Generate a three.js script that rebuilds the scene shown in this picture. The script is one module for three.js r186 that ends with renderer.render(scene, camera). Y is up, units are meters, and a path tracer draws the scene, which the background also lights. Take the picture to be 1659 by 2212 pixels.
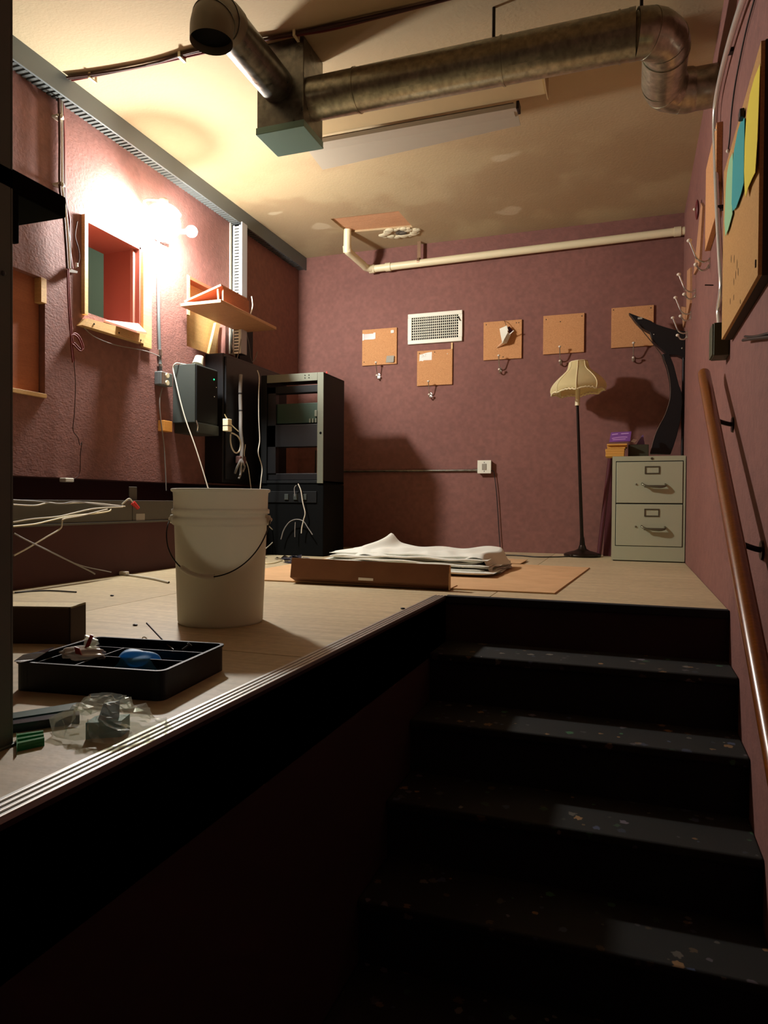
import * as THREE from 'three';
import { RoundedBoxGeometry } from 'three/addons/geometries/RoundedBoxGeometry.js';
import { mergeGeometries } from 'three/addons/utils/BufferGeometryUtils.js';

// ------------------------------------------------------------------ camera, lights, exposure
const F = 1510.5, YAW = 0.3382, PITCH = -0.0144, ROLL = 0.0072, EYE = 0.38;
const scene = new THREE.Scene();
scene.background = new THREE.Color(0x000000);
const camera = new THREE.PerspectiveCamera(2 * Math.atan(1106 / F) * 180 / Math.PI, 1659 / 2212, 0.02, 60);
function rayDir(X, Y) {
  const cr = Math.cos(ROLL), sr = Math.sin(ROLL);
  const x = cr * X - sr * Y, y = sr * X + cr * Y;
  const cp = Math.cos(PITCH), sp = Math.sin(PITCH);
  const Z = cp - sp * y, yy = sp + cp * y;
  const c = Math.cos(YAW), s = Math.sin(YAW);
  return new THREE.Vector3(c * x - s * Z, yy, -s * x - c * Z);
}
{
  const f = rayDir(0, 0), r = rayDir(1, 0).sub(f), u = rayDir(0, 1).sub(f);
  camera.position.set(0, EYE, 0);
  camera.quaternion.setFromRotationMatrix(new THREE.Matrix4().makeBasis(r, u, f.clone().negate()));
}
const renderer = new THREE.WebGLRenderer({ antialias: true });
renderer.toneMapping = THREE.LinearToneMapping;
renderer.toneMappingExposure = 1.0;
renderer.shadowMap.enabled = true;
const LAMP = new THREE.Color().setRGB(1, 0.985, 0.94);
const BULBS = [ { i: 15.0, r: 0.098 }, { i: 0.35, r: 0.036 } ];

// measured point on a wall, floor or other real plane: axis = 'x' | 'y' | 'z'
function at(px, py, axis, v) {
  const d = rayDir((px - 829.5) / F, (1106 - py) / F);
  const o = axis === 'y' ? EYE : 0;
  const t = (v - o) / d[axis];
  return new THREE.Vector3(d.x * t, EYE + d.y * t, d.z * t);
}

// ------------------------------------------------------------------ room dimensions
const XL = -2.69, XR = 0.34, ZB = -5.41, YC = 2.447, ZF = 1.5, XS = -0.70, ZT = -2.755, YL = -1.26;
const RUN = 0.24, RISE = 0.18;

// ------------------------------------------------------------------ helpers
let seed = 12345;
const rnd = () => { seed = (seed * 1664525 + 1013904223) >>> 0; return seed / 4294967296; };
const rr = (a, b) => a + (b - a) * rnd();
const V = (x, y, z) => new THREE.Vector3(x, y, z);

const NP = 256, perm = new Float32Array(NP * NP);
for (let i = 0; i < NP * NP; i++) perm[i] = rnd();
function vnoise(x, y, per) {                              // periodic value noise
  const xi = Math.floor(x), yi = Math.floor(y), fx = x - xi, fy = y - yi;
  const m = (a) => ((a % per) + per) % per;
  const g = (a, b) => perm[m(a) + m(b) * NP];
  const sx = fx * fx * (3 - 2 * fx), sy = fy * fy * (3 - 2 * fy);
  const a = g(xi, yi), b = g(xi + 1, yi), c = g(xi, yi + 1), d = g(xi + 1, yi + 1);
  return a + (b - a) * sx + (c - a) * sy + (a - b - c + d) * sx * sy;
}
function fbm(u, v, base, oct) {                           // u, v in 0..1, tileable
  let s = 0, a = 0.5, f = base, n = 0;
  for (let i = 0; i < oct; i++) { s += a * vnoise(u * f, v * f, Math.min(f, NP)); n += a; a *= 0.5; f *= 2; }
  return s / n;
}
function tex(w, h, fn, metres, srgb = true) {             // texture that covers metres x metres (or [mx, my])
  const data = new Uint8Array(w * h * 4);
  for (let j = 0; j < h; j++) for (let i = 0; i < w; i++) {
    const c = fn(i / w, j / h), k = (j * w + i) * 4;
    for (let q = 0; q < 3; q++) data[k + q] = Math.max(0, Math.min(255, c[q]));
    data[k + 3] = 255;
  }
  const t = new THREE.DataTexture(data, w, h);
  t.wrapS = t.wrapT = THREE.RepeatWrapping;
  t.magFilter = THREE.LinearFilter; t.minFilter = THREE.LinearMipmapLinearFilter; t.generateMipmaps = true;
  if (srgb) t.colorSpace = THREE.SRGBColorSpace;
  const m = Array.isArray(metres) ? metres : [metres, metres];
  t.repeat.set(1 / m[0], 1 / m[1]);
  t.needsUpdate = true;
  return t;
}
const mix3 = (a, b, t) => [a[0] + (b[0] - a[0]) * t, a[1] + (b[1] - a[1]) * t, a[2] + (b[2] - a[2]) * t];
const mul3 = (a, k) => [a[0] * k, a[1] * k, a[2] * k];
const sm = (a, b, x) => { const t = Math.max(0, Math.min(1, (x - a) / (b - a))); return t * t * (3 - 2 * t); };

function std(color, roughness = 0.7, metalness = 0, extra = {}) {
  return new THREE.MeshStandardMaterial({ color, roughness, metalness, ...extra });
}
function phys(color, o = {}) { return new THREE.MeshPhysicalMaterial({ color, ...o }); }

// geometry helpers, all in world coordinates
function prep(g) {
  let q = g.index ? g.toNonIndexed() : g.clone();
  for (const k of Object.keys(q.attributes)) if (!['position', 'normal', 'uv'].includes(k)) q.deleteAttribute(k);
  if (!q.attributes.normal) q.computeVertexNormals();
  if (!q.attributes.uv) q.setAttribute('uv', new THREE.BufferAttribute(new Float32Array(q.attributes.position.count * 2), 2));
  return q;
}
function boxUV(g) {                                       // uv in metres from the dominant axis of each face
  const p = g.attributes.position, uv = g.attributes.uv;
  const a = V(0, 0, 0), b = V(0, 0, 0), c = V(0, 0, 0), n = V(0, 0, 0);
  for (let i = 0; i < p.count; i += 3) {
    a.fromBufferAttribute(p, i); b.fromBufferAttribute(p, i + 1); c.fromBufferAttribute(p, i + 2);
    n.copy(b).sub(a).cross(c.clone().sub(a));
    const x = Math.abs(n.x), y = Math.abs(n.y), z = Math.abs(n.z);
    for (let k = 0; k < 3; k++) {
      const q = k === 0 ? a : k === 1 ? b : c;
      if (y >= x && y >= z) uv.setXY(i + k, q.x, q.z);
      else if (x >= z) uv.setXY(i + k, q.z, q.y);
      else uv.setXY(i + k, q.x, q.y);
    }
  }
  return g;
}
function box(x0, x1, y0, y1, z0, z1) {
  const g = new THREE.BoxGeometry(Math.abs(x1 - x0), Math.abs(y1 - y0), Math.abs(z1 - z0));
  g.translate((x0 + x1) / 2, (y0 + y1) / 2, (z0 + z1) / 2);
  return g;
}
function rbox(x0, x1, y0, y1, z0, z1, r = 0.004, s = 2) {
  const w = Math.abs(x1 - x0), h = Math.abs(y1 - y0), d = Math.abs(z1 - z0);
  const g = new RoundedBoxGeometry(w, h, d, s, Math.min(r, w * 0.45, h * 0.45, d * 0.45));
  g.translate((x0 + x1) / 2, (y0 + y1) / 2, (z0 + z1) / 2);
  return g;
}
function tube(pts, r, seg = 0, rad = 8, tension = 0.5) {
  const c = new THREE.CatmullRomCurve3(pts, false, 'catmullrom', tension);
  return new THREE.TubeGeometry(c, seg || Math.max(8, pts.length * 8), r, rad, false);
}
function cyl(a, b, r0, r1 = r0, seg = 20, open = false) {
  const d = b.clone().sub(a), L = d.length();
  const g = new THREE.CylinderGeometry(r1, r0, L, seg, 1, open);
  g.applyQuaternion(new THREE.Quaternion().setFromUnitVectors(V(0, 1, 0), d.normalize()));
  g.translate((a.x + b.x) / 2, (a.y + b.y) / 2, (a.z + b.z) / 2);
  return g;
}
function ball(p, r, w = 14, h = 10, sx = 1, sy = 1, sz = 1) {
  const g = new THREE.SphereGeometry(r, w, h); g.scale(sx, sy, sz); g.translate(p.x, p.y, p.z); return g;
}
function lathe(profile, p, seg = 40) {
  const g = new THREE.LatheGeometry(profile.map(([r, y]) => new THREE.Vector2(r, y)), seg);
  g.translate(p.x, p.y, p.z); return g;
}
function hexa(a, b, c, d, off) {                           // quad a b c d with thickness off
  const P = [a, b, c, d, a.clone().add(off), b.clone().add(off), c.clone().add(off), d.clone().add(off)];
  const n = b.clone().sub(a).cross(d.clone().sub(a));
  const f = n.dot(off) > 0
    ? [[0, 3, 2, 1], [4, 5, 6, 7], [0, 1, 5, 4], [1, 2, 6, 5], [2, 3, 7, 6], [3, 0, 4, 7]]
    : [[0, 1, 2, 3], [4, 7, 6, 5], [0, 4, 5, 1], [1, 5, 6, 2], [2, 6, 7, 3], [3, 7, 4, 0]];
  const pos = [];
  for (const q of f) for (const k of [q[0], q[1], q[2], q[0], q[2], q[3]]) pos.push(P[k].x, P[k].y, P[k].z);
  const g = new THREE.BufferGeometry();
  g.setAttribute('position', new THREE.Float32BufferAttribute(pos, 3));
  g.computeVertexNormals(); return g;
}
function extrudeZ(pts, z0, depth, bevel = 0) {             // polygon in x, y pulled along z
  const s = new THREE.Shape(pts.map((p) => new THREE.Vector2(p.x, p.y)));
  const g = new THREE.ExtrudeGeometry(s, { depth, bevelEnabled: bevel > 0, bevelSize: bevel, bevelThickness: bevel, bevelSegments: 2, curveSegments: 10 });
  g.translate(0, 0, z0); return g;
}
function extrudeX(pts, x0, depth, bevel = 0, holes = []) { // polygon in z, y pulled along +x
  const s = new THREE.Shape(pts.map((p) => new THREE.Vector2(-p.z, p.y)));
  for (const h of holes) s.holes.push(new THREE.Path(h.map((p) => new THREE.Vector2(-p.z, p.y))));
  const g = new THREE.ExtrudeGeometry(s, { depth, bevelEnabled: bevel > 0, bevelSize: bevel, bevelThickness: bevel, bevelSegments: 2 });
  g.applyMatrix4(new THREE.Matrix4().makeBasis(V(0, 0, -1), V(0, 1, 0), V(1, 0, 0)));
  g.translate(x0, 0, 0); return g;
}
function extrudeY(pts, y0, depth, holes = []) {            // polygon in x, z pulled up
  const s = new THREE.Shape(pts.map((p) => new THREE.Vector2(p.x, -p.z)));
  for (const h of holes) s.holes.push(new THREE.Path(h.map((p) => new THREE.Vector2(p.x, -p.z))));
  const g = new THREE.ExtrudeGeometry(s, { depth, bevelEnabled: false });
  g.rotateX(-Math.PI / 2); g.translate(0, y0, 0); return g;
}
const rectZY = (z0, z1, y0, y1) => [V(0, y0, z0), V(0, y0, z1), V(0, y1, z1), V(0, y1, z0)];

const used = {};
function numbered(name) {
  const n = used[name] || 0; used[name] = n + 1;
  return n ? `${name}_${String(n).padStart(3, '0')}` : name;
}
function mesh(name, geos, material, parent, origin) {
  const list = (Array.isArray(geos) ? geos : [geos]).map(prep);
  const g = boxUV(list.length > 1 ? mergeGeometries(list) : list[0]);
  if (origin) g.translate(-origin.x, -origin.y, -origin.z);
  const m = new THREE.Mesh(g, material);
  m.castShadow = m.receiveShadow = true; m.name = name;
  if (parent) parent.add(m);
  return m;
}
function thing(name, label, category, pos, group) {
  const o = new THREE.Group(); o.name = numbered(name); o.position.copy(pos); scene.add(o);
  o.userData = { label, category }; if (group) o.userData.group = group;
  return o;
}
const part = (t, name, geos, m) => mesh(name, geos, m, t, t.position);       // geometry in world coordinates
function sub(t, p, name, geos, m) { return mesh(name, geos, m, p, t.position); }  // a sub-part of part p of thing t
function single(name, label, category, geos, m, group) {
  const o = mesh(numbered(name), geos, m, scene); o.userData = { label, category };
  if (group) o.userData.group = group;
  const b = new THREE.Box3().setFromObject(o), c = V((b.min.x + b.max.x) / 2, b.min.y, (b.min.z + b.max.z) / 2);
  o.geometry.translate(-c.x, -c.y, -c.z); o.position.copy(c);
  return o;
}
function struct(name, geos, m, parent) {
  const o = mesh(name, geos, m, parent || scene);
  if (!parent) o.userData.kind = 'structure';
  return o;
}
function structGroup(name) { const o = new THREE.Group(); o.name = name; o.userData.kind = 'structure'; scene.add(o); return o; }

// ------------------------------------------------------------------ materials
const wallBump = tex(512, 512, (u, v) => { const n = 150 * fbm(u, v, 64, 3) + 60 * fbm(u * 1, v, 12, 2) + 60 * vnoise(u * 40, v * 160, 160); return [n, n, n]; }, 0.6, false);
const wallTex = tex(512, 512, (u, v) => {
  const n = fbm(u, v, 5, 5), m = fbm(u + 0.37, v + 0.11, 90, 2);
  return mul3(mix3([120, 79, 71], [137, 92, 82], n), 0.93 + 0.14 * m);
}, 2.2);
const M = {};
M.wall = std(0xffffff, 0.78, 0, { map: wallTex, bumpMap: wallBump, bumpScale: 0.0016 });
M.wallFine = std(0xffffff, 0.8, 0, { map: wallTex, bumpMap: wallBump, bumpScale: 0.0012 });
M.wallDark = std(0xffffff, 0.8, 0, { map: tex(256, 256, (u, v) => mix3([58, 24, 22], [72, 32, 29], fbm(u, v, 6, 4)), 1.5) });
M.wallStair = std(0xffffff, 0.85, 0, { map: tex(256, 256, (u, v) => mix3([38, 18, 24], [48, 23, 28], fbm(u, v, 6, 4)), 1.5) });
const patches = [[-0.704, -4.208, 0.07, 0.05], [-2.23, -4.827, 0.13, 0.06], [-2.447, -4.506, 0.1, 0.04], [-0.85, -5.003, 0.1, 0.05]];
M.ceiling = std(0xffffff, 0.9, 0, {
  map: tex(1024, 1024, (u, v) => {
    const x = u * 7 - 3.5, z = v * 7 - 5.5;
    const n = fbm(u, v, 7, 6), s = fbm(u + 0.5, v + 0.2, 3, 4), w = fbm(u * 1 + 0.2, v + 0.7, 18, 4);
    let c = mix3([170, 149, 114], [198, 181, 146], n);
    c = mix3(c, [150, 116, 74], sm(0.52, 0.72, s) * 0.3);
    c = mix3(c, [194, 178, 138], sm(0.45, 0.7, w) * 0.75 * sm(-3.4, -4.6, z));
    let k = 0;
    for (const p of patches) {
      const dx = (x - p[0]) / p[2], dz = (z - p[1]) / p[3], r = Math.hypot(dx, dz) + (fbm(u + 0.1, v + 0.4, 60, 2) - 0.5) * 2.2;
      k = Math.max(k, sm(1.1, 0.6, r));
    }
    return mix3(c, [208, 196, 164], k * 0.7);
  }, 7),
  bumpMap: wallBump, bumpScale: 0.001,
});
M.ceiling.map.offset.set(0.5, 5.5 / 7);
const woodGrain = (a, b, metres, seedU) => tex(512, 512, (u, v) => {
  const g = fbm(u + seedU, v, 4, 3), l = vnoise(v * 128 + g * 6, u * 4 + seedU * 9, 128), f = fbm(u, v, 100, 2);
  return mul3(mix3(a, b, 0.55 * l + 0.45 * g), 0.94 + 0.1 * f);
}, metres);
M.ply = [0.1, 0.33, 0.62].map((s, i) => std(0xffffff, 0.5, 0, { map: woodGrain(mul3([178, 160, 124], 0.97 + i * 0.03), mul3([208, 192, 156], 0.98 + i * 0.03), 1.6, s), bumpMap: wallBump, bumpScale: 0.0004 }));
M.pine = std(0xffffff, 0.6, 0, { map: woodGrain([206, 164, 104], [232, 196, 138], 0.5, 0.2) });
M.brownBoard = std(0xffffff, 0.6, 0, { map: woodGrain([158, 92, 62], [176, 108, 74], 0.5, 0.5) });
M.shelfBoard = std(0xffffff, 0.6, 0, { map: woodGrain([178, 130, 92], [200, 152, 112], 0.6, 0.8) });
M.tanPly = std(0xffffff, 0.65, 0, { map: woodGrain([200, 160, 98], [222, 184, 120], 0.7, 0.35) });
M.cork = std(0xffffff, 0.9, 0, { map: tex(256, 256, (u, v) => { const n = fbm(u, v, 60, 3), k = vnoise(u * 120, v * 120, 120); return mix3(mix3([190, 134, 86], [216, 162, 110], n), [120, 66, 30], sm(0.86, 0.97, k)); }, 0.25) });
M.corkBig = std(0xffffff, 0.9, 0, { map: tex(256, 256, (u, v) => { const n = fbm(u, v, 60, 3), k = vnoise(u * 120, v * 120, 120); return mix3(mix3([176, 132, 76], [200, 156, 96], n), [134, 90, 46], sm(0.86, 0.97, k)); }, 0.25) });
M.cardboard = std(0xffffff, 0.85, 0, { map: tex(256, 256, (u, v) => { const n = fbm(u, v, 8, 4), l = vnoise(u * 2, v * 100, 100); return mul3(mix3([198, 156, 110], [218, 178, 130], n), 0.96 + 0.06 * l); }, 0.6) });
M.cardDark = std(0xffffff, 0.85, 0, { map: tex(256, 256, (u, v) => mix3([118, 78, 54], [136, 94, 66], fbm(u, v, 8, 4)), 0.6) });
M.paleTop = std(0xffffff, 0.7, 0, { map: woodGrain([214, 198, 150], [232, 218, 172], 0.5, 0.27) });
M.cartonSide = std(0x3c2c1f, 0.85);
M.emt = std(0xf2f2ec, 0.3, 0.75);
M.galv = std(0xffffff, 0.42, 0.85, { map: tex(256, 256, (u, v) => { const n = fbm(u, v, 24, 3), k = fbm(u + 0.3, v, 4, 3); return mul3([150, 146, 134], 0.62 + 0.36 * n * (0.7 + 0.5 * k)); }, 0.5), roughnessMap: tex(128, 128, (u, v) => { const n = 140 + 110 * fbm(u, v, 12, 3); return [n, n, n]; }, 0.5, false) });
M.duct = std(0xffffff, 0.3, 0.8, { map: tex(256, 256, (u, v) => { const n = fbm(u, v, 30, 3), k = fbm(u + 0.3, v, 4, 4); return mul3([206, 202, 178], 0.66 + 0.34 * n * (0.6 + 0.7 * k)); }, 0.5) });
M.alu = std(0xc9cac6, 0.36, 0.9);
M.aluDark = std(0x4a4a48, 0.6, 0.6);
M.steelGrey = std(0x6f7676, 0.55, 0.35);
M.beamRib = std(0x5c605e, 0.6, 0.35);
M.chrome = std(0xe0e0da, 0.24, 1);
M.knob = std(0xe8dfcc, 0.35);
M.darkPost = std(0x66746a, 0.5, 0.1);
M.black = std(0x0b0b0e, 0.45);
M.blackMatte = phys(0x030404, { roughness: 0.9, specularIntensity: 0.3 });
M.rackBlack = phys(0x0b0d0e, { roughness: 0.6, specularIntensity: 0.5 });
M.rackRail = std(0x666858, 0.55, 0.2);
M.greyCab = std(0x3c423e, 0.55, 0.2);
M.wirewayGrey = std(0x57544c, 0.6, 0.2);
M.whitePaint = std(0xe9e8d6, 0.45);
M.pvc = std(0xeadfb8, 0.4);
M.copper = std(0x94755a, 0.4, 0.5);
M.fixture = std(0xa89e8c, 0.5);
M.fixtureCream = std(0xb39c74, 0.55);
M.fileCab = std(0xb7bb9e, 0.42, 0.1);
M.fileHandle = std(0x7d7b68, 0.3, 0.8);
M.gap = std(0x1b1b16, 0.9);
M.handrail = phys(0x9a5a1c, { roughness: 0.28, clearcoat: 0.6, clearcoatRoughness: 0.2, map: woodGrain([196, 176, 150], [240, 226, 206], 0.4, 0.15) });
M.bracket = std(0x2a2422, 0.4, 0.6);
M.bucket = phys(0xe6e2d2, { roughness: 0.92, transmission: 0.36, thickness: 0 });
M.wire = std(0x2b2620, 0.4, 0.7);
M.cableWhite = std(0xcfc8b6, 0.5);
M.cableGrey = std(0x85807a, 0.5);
M.cableRed = std(0x6a221c, 0.7);
M.cableBrown = std(0x40241a, 0.75);
M.cableDark = std(0x1c1a1c, 0.5);
M.cloth = std(0xe4e6da, 0.9, 0, { bumpMap: tex(128, 128, (u, v) => { const n = 128 + 80 * Math.sin(u * 400) * Math.sin(v * 400); return [n, n, n]; }, 0.1, false), bumpScale: 0.0004 });
M.shade = phys(0xe6d69c, { roughness: 0.9, transmission: 0.3, thickness: 0, side: THREE.DoubleSide });
M.shadeTrim = std(0xe9dcae, 0.9);
M.lampPole = std(0x2a221c, 0.35, 0.7);
M.burgundy = std(0x4c0a16, 0.7);
M.paperWhite = std(0xf2efe6, 0.85);
M.tape = phys(0xe8d8d0, { roughness: 0.25, transmission: 0.5, thickness: 0 });
M.stickerGrey = std(0x9a9688, 0.7);
M.yellowPaper = std(0xe2cf3f, 0.8, 0, { side: THREE.DoubleSide });
M.tealPaper = std(0x2f9ca0, 0.8, 0, { side: THREE.DoubleSide });
M.greenPaper = std(0x92c79a, 0.8, 0, { side: THREE.DoubleSide });
M.plasticClear = phys(0xf4f6ee, { roughness: 0.24, transmission: 0.8, thickness: 0, ior: 1.45, side: THREE.DoubleSide });
M.plasticDark = phys(0x3c3a44, { roughness: 0.2, transmission: 0.3, thickness: 0, side: THREE.DoubleSide });
M.bluePlastic = phys(0x2cc0ff, { roughness: 0.6, transmission: 0.62, thickness: 0, side: THREE.DoubleSide });
M.redPlastic = phys(0xb04a3a, { roughness: 0.3, transmission: 0.3, thickness: 0, side: THREE.DoubleSide });
M.teal = std(0x4f98a0, 0.35);
M.tealDark = std(0x3f6660, 0.3);
M.greenGlass = phys(0x17a05c, { roughness: 0.25, transmission: 0.35, thickness: 0 });
M.tray = phys(0x020308, { roughness: 0.45, specularIntensity: 0.6 });
M.purple = std(0x8a5aa8, 0.5);
M.yellowBook = std(0xd9a24a, 0.75);
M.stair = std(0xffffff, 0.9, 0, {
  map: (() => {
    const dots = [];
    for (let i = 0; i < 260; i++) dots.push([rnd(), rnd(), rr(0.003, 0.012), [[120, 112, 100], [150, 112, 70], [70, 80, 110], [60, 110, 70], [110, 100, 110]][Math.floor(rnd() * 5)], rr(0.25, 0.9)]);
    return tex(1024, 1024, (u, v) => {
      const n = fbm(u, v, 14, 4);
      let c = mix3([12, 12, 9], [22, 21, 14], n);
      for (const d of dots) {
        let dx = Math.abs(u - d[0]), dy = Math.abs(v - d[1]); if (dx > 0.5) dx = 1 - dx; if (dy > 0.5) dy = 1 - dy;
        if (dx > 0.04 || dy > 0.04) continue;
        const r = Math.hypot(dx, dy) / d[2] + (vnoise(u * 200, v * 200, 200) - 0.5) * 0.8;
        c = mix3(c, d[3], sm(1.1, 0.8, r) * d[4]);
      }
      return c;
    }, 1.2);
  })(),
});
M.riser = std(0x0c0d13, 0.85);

// ------------------------------------------------------------------ the setting
// stage floor: sheets of plywood with thin joints, on a dark sub-floor
{
  const fl = structGroup('floor');
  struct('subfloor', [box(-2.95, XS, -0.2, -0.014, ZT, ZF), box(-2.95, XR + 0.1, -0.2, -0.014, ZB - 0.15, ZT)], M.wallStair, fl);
  const xs = [XL - 0.26, -2.22, -1.0, XR], zs = [ZB, -4.86, -3.64, ZT], g = 0.0018;
  let k = 0;
  const sheet = (x0, x1, z0, z1) => struct('plywood_sheet', rbox(x0 + g, x1 - g, -0.014, 0, z0 + g, z1 - g, 0.001, 1), M.ply[k++ % 3], fl);
  sheet(XL - 0.26, -1.75, ZB, -4.2); sheet(-1.75, -0.53, ZB, -4.2); sheet(-0.53, XR, ZB, -3.93);
  sheet(XL - 0.26, -1.75, -4.2, -2.98); sheet(-1.75, -0.53, -4.2, ZT); sheet(-0.53, XR, -3.93, ZT);
  sheet(XL - 0.26, -1.75, -2.98, -1.76); sheet(-1.75, XS - 0.045, ZT, -1.54);
  sheet(XL - 0.26, -1.75, -1.76, 0.68); sheet(-1.75, XS - 0.045, -1.54, -0.32); sheet(-1.75, XS - 0.045, -0.32, ZF); sheet(XL - 0.26, -1.75, 0.68, ZF);
}
// ribbed metal nosing along the stage edge
{
  const t = structGroup('trim_1');
  struct('nosing_plate', [box(XS - 0.05, XS, -0.006, 0.001, ZT, ZF)], M.alu, t);
  for (let i = 0; i < 4; i++) struct('nosing_rib', rbox(XS - 0.0445 + i * 0.0125, XS - 0.0375 + i * 0.0125, 0.0005, 0.0035, ZT, ZF, 0.0014, 2), M.alu, t);
}
struct('trim_2', rbox(XS, XR - 0.002, -0.028, 0.003, ZT - 0.03, ZT + 0.006, 0.004, 2), M.riser);
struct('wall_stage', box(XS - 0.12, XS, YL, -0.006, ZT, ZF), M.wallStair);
// the stairs down from the stage
{
  const st = structGroup('stairs');
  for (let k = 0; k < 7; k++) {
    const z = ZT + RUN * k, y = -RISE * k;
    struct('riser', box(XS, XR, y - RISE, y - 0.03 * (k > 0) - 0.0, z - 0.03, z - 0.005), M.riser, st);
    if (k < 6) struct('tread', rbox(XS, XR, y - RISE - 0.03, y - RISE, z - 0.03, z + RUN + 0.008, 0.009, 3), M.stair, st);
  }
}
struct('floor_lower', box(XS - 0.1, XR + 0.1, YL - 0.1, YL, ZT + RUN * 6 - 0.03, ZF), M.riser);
struct('wall_right', box(XR, XR + 0.12, YL - 0.1, YC + 0.1, ZB - 0.15, ZF + 0.1), M.wallFine);
struct('wall_back', box(-2.95, XR + 0.12, -0.2, YC + 0.1, ZB - 0.15, ZB), M.wallFine);
struct('wall_front', box(-4.3, XR + 0.12, YL - 0.1, YC + 0.1, ZF, ZF + 0.1), M.wallDark);
// left wall: thick upper wall with three booth openings, set back below over a low dark ledge
const O0 = rectZY(-2.667, -2.20, 0.89, 1.45), O1 = rectZY(-3.37, -2.93, 1.36, 1.842), O2 = rectZY(-4.27, -3.817, 1.37, 1.825);
struct('wall_left', extrudeX(rectZY(ZB, ZF, 0.49, YC), XL - 0.26, 0.26, 0, [O0, O1, O2]), M.wall);
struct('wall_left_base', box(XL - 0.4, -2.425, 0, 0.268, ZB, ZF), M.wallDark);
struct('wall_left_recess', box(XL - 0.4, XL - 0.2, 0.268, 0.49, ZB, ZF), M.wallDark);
// the booth behind the openings
struct('wall_booth', [box(-4.3, -4.2, 0, YC + 0.1, ZB - 0.15, ZF), box(-4.3, XL - 0.26, 0, YC + 0.1, ZB - 0.15, ZB), box(-4.3, XL - 0.4, -0.1, 0, ZB, ZF)], std(0x6c7a68, 0.85));
// ceiling with the cut-out for the drain
const hole = [V(-2.09, 0, -4.72), V(-1.575, 0, -4.745), V(-1.565, 0, -5.05), V(-2.075, 0, -5.0)];
struct('ceiling', extrudeY([V(-4.3, 0, ZF + 0.1), V(XR + 0.12, 0, ZF + 0.1), V(XR + 0.12, 0, ZB - 0.15), V(-4.3, 0, ZB - 0.15)], YC, 0.1, [hole]), M.ceiling);
// steel channel along the left of the ceiling, ribbed underneath
{
  const t = structGroup('trim_3');
  struct('channel', [box(XL, -2.622, 2.35, YC, ZB, ZF), box(-2.628, -2.616, 2.343, YC, ZB, ZF)], M.steelGrey, t);
  for (let z = -5.3; z < -2.0; z += 0.03) struct('rib', box(XL + 0.002, -2.63, 2.343, 2.351, z, z + 0.016), M.beamRib, t);
}

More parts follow.
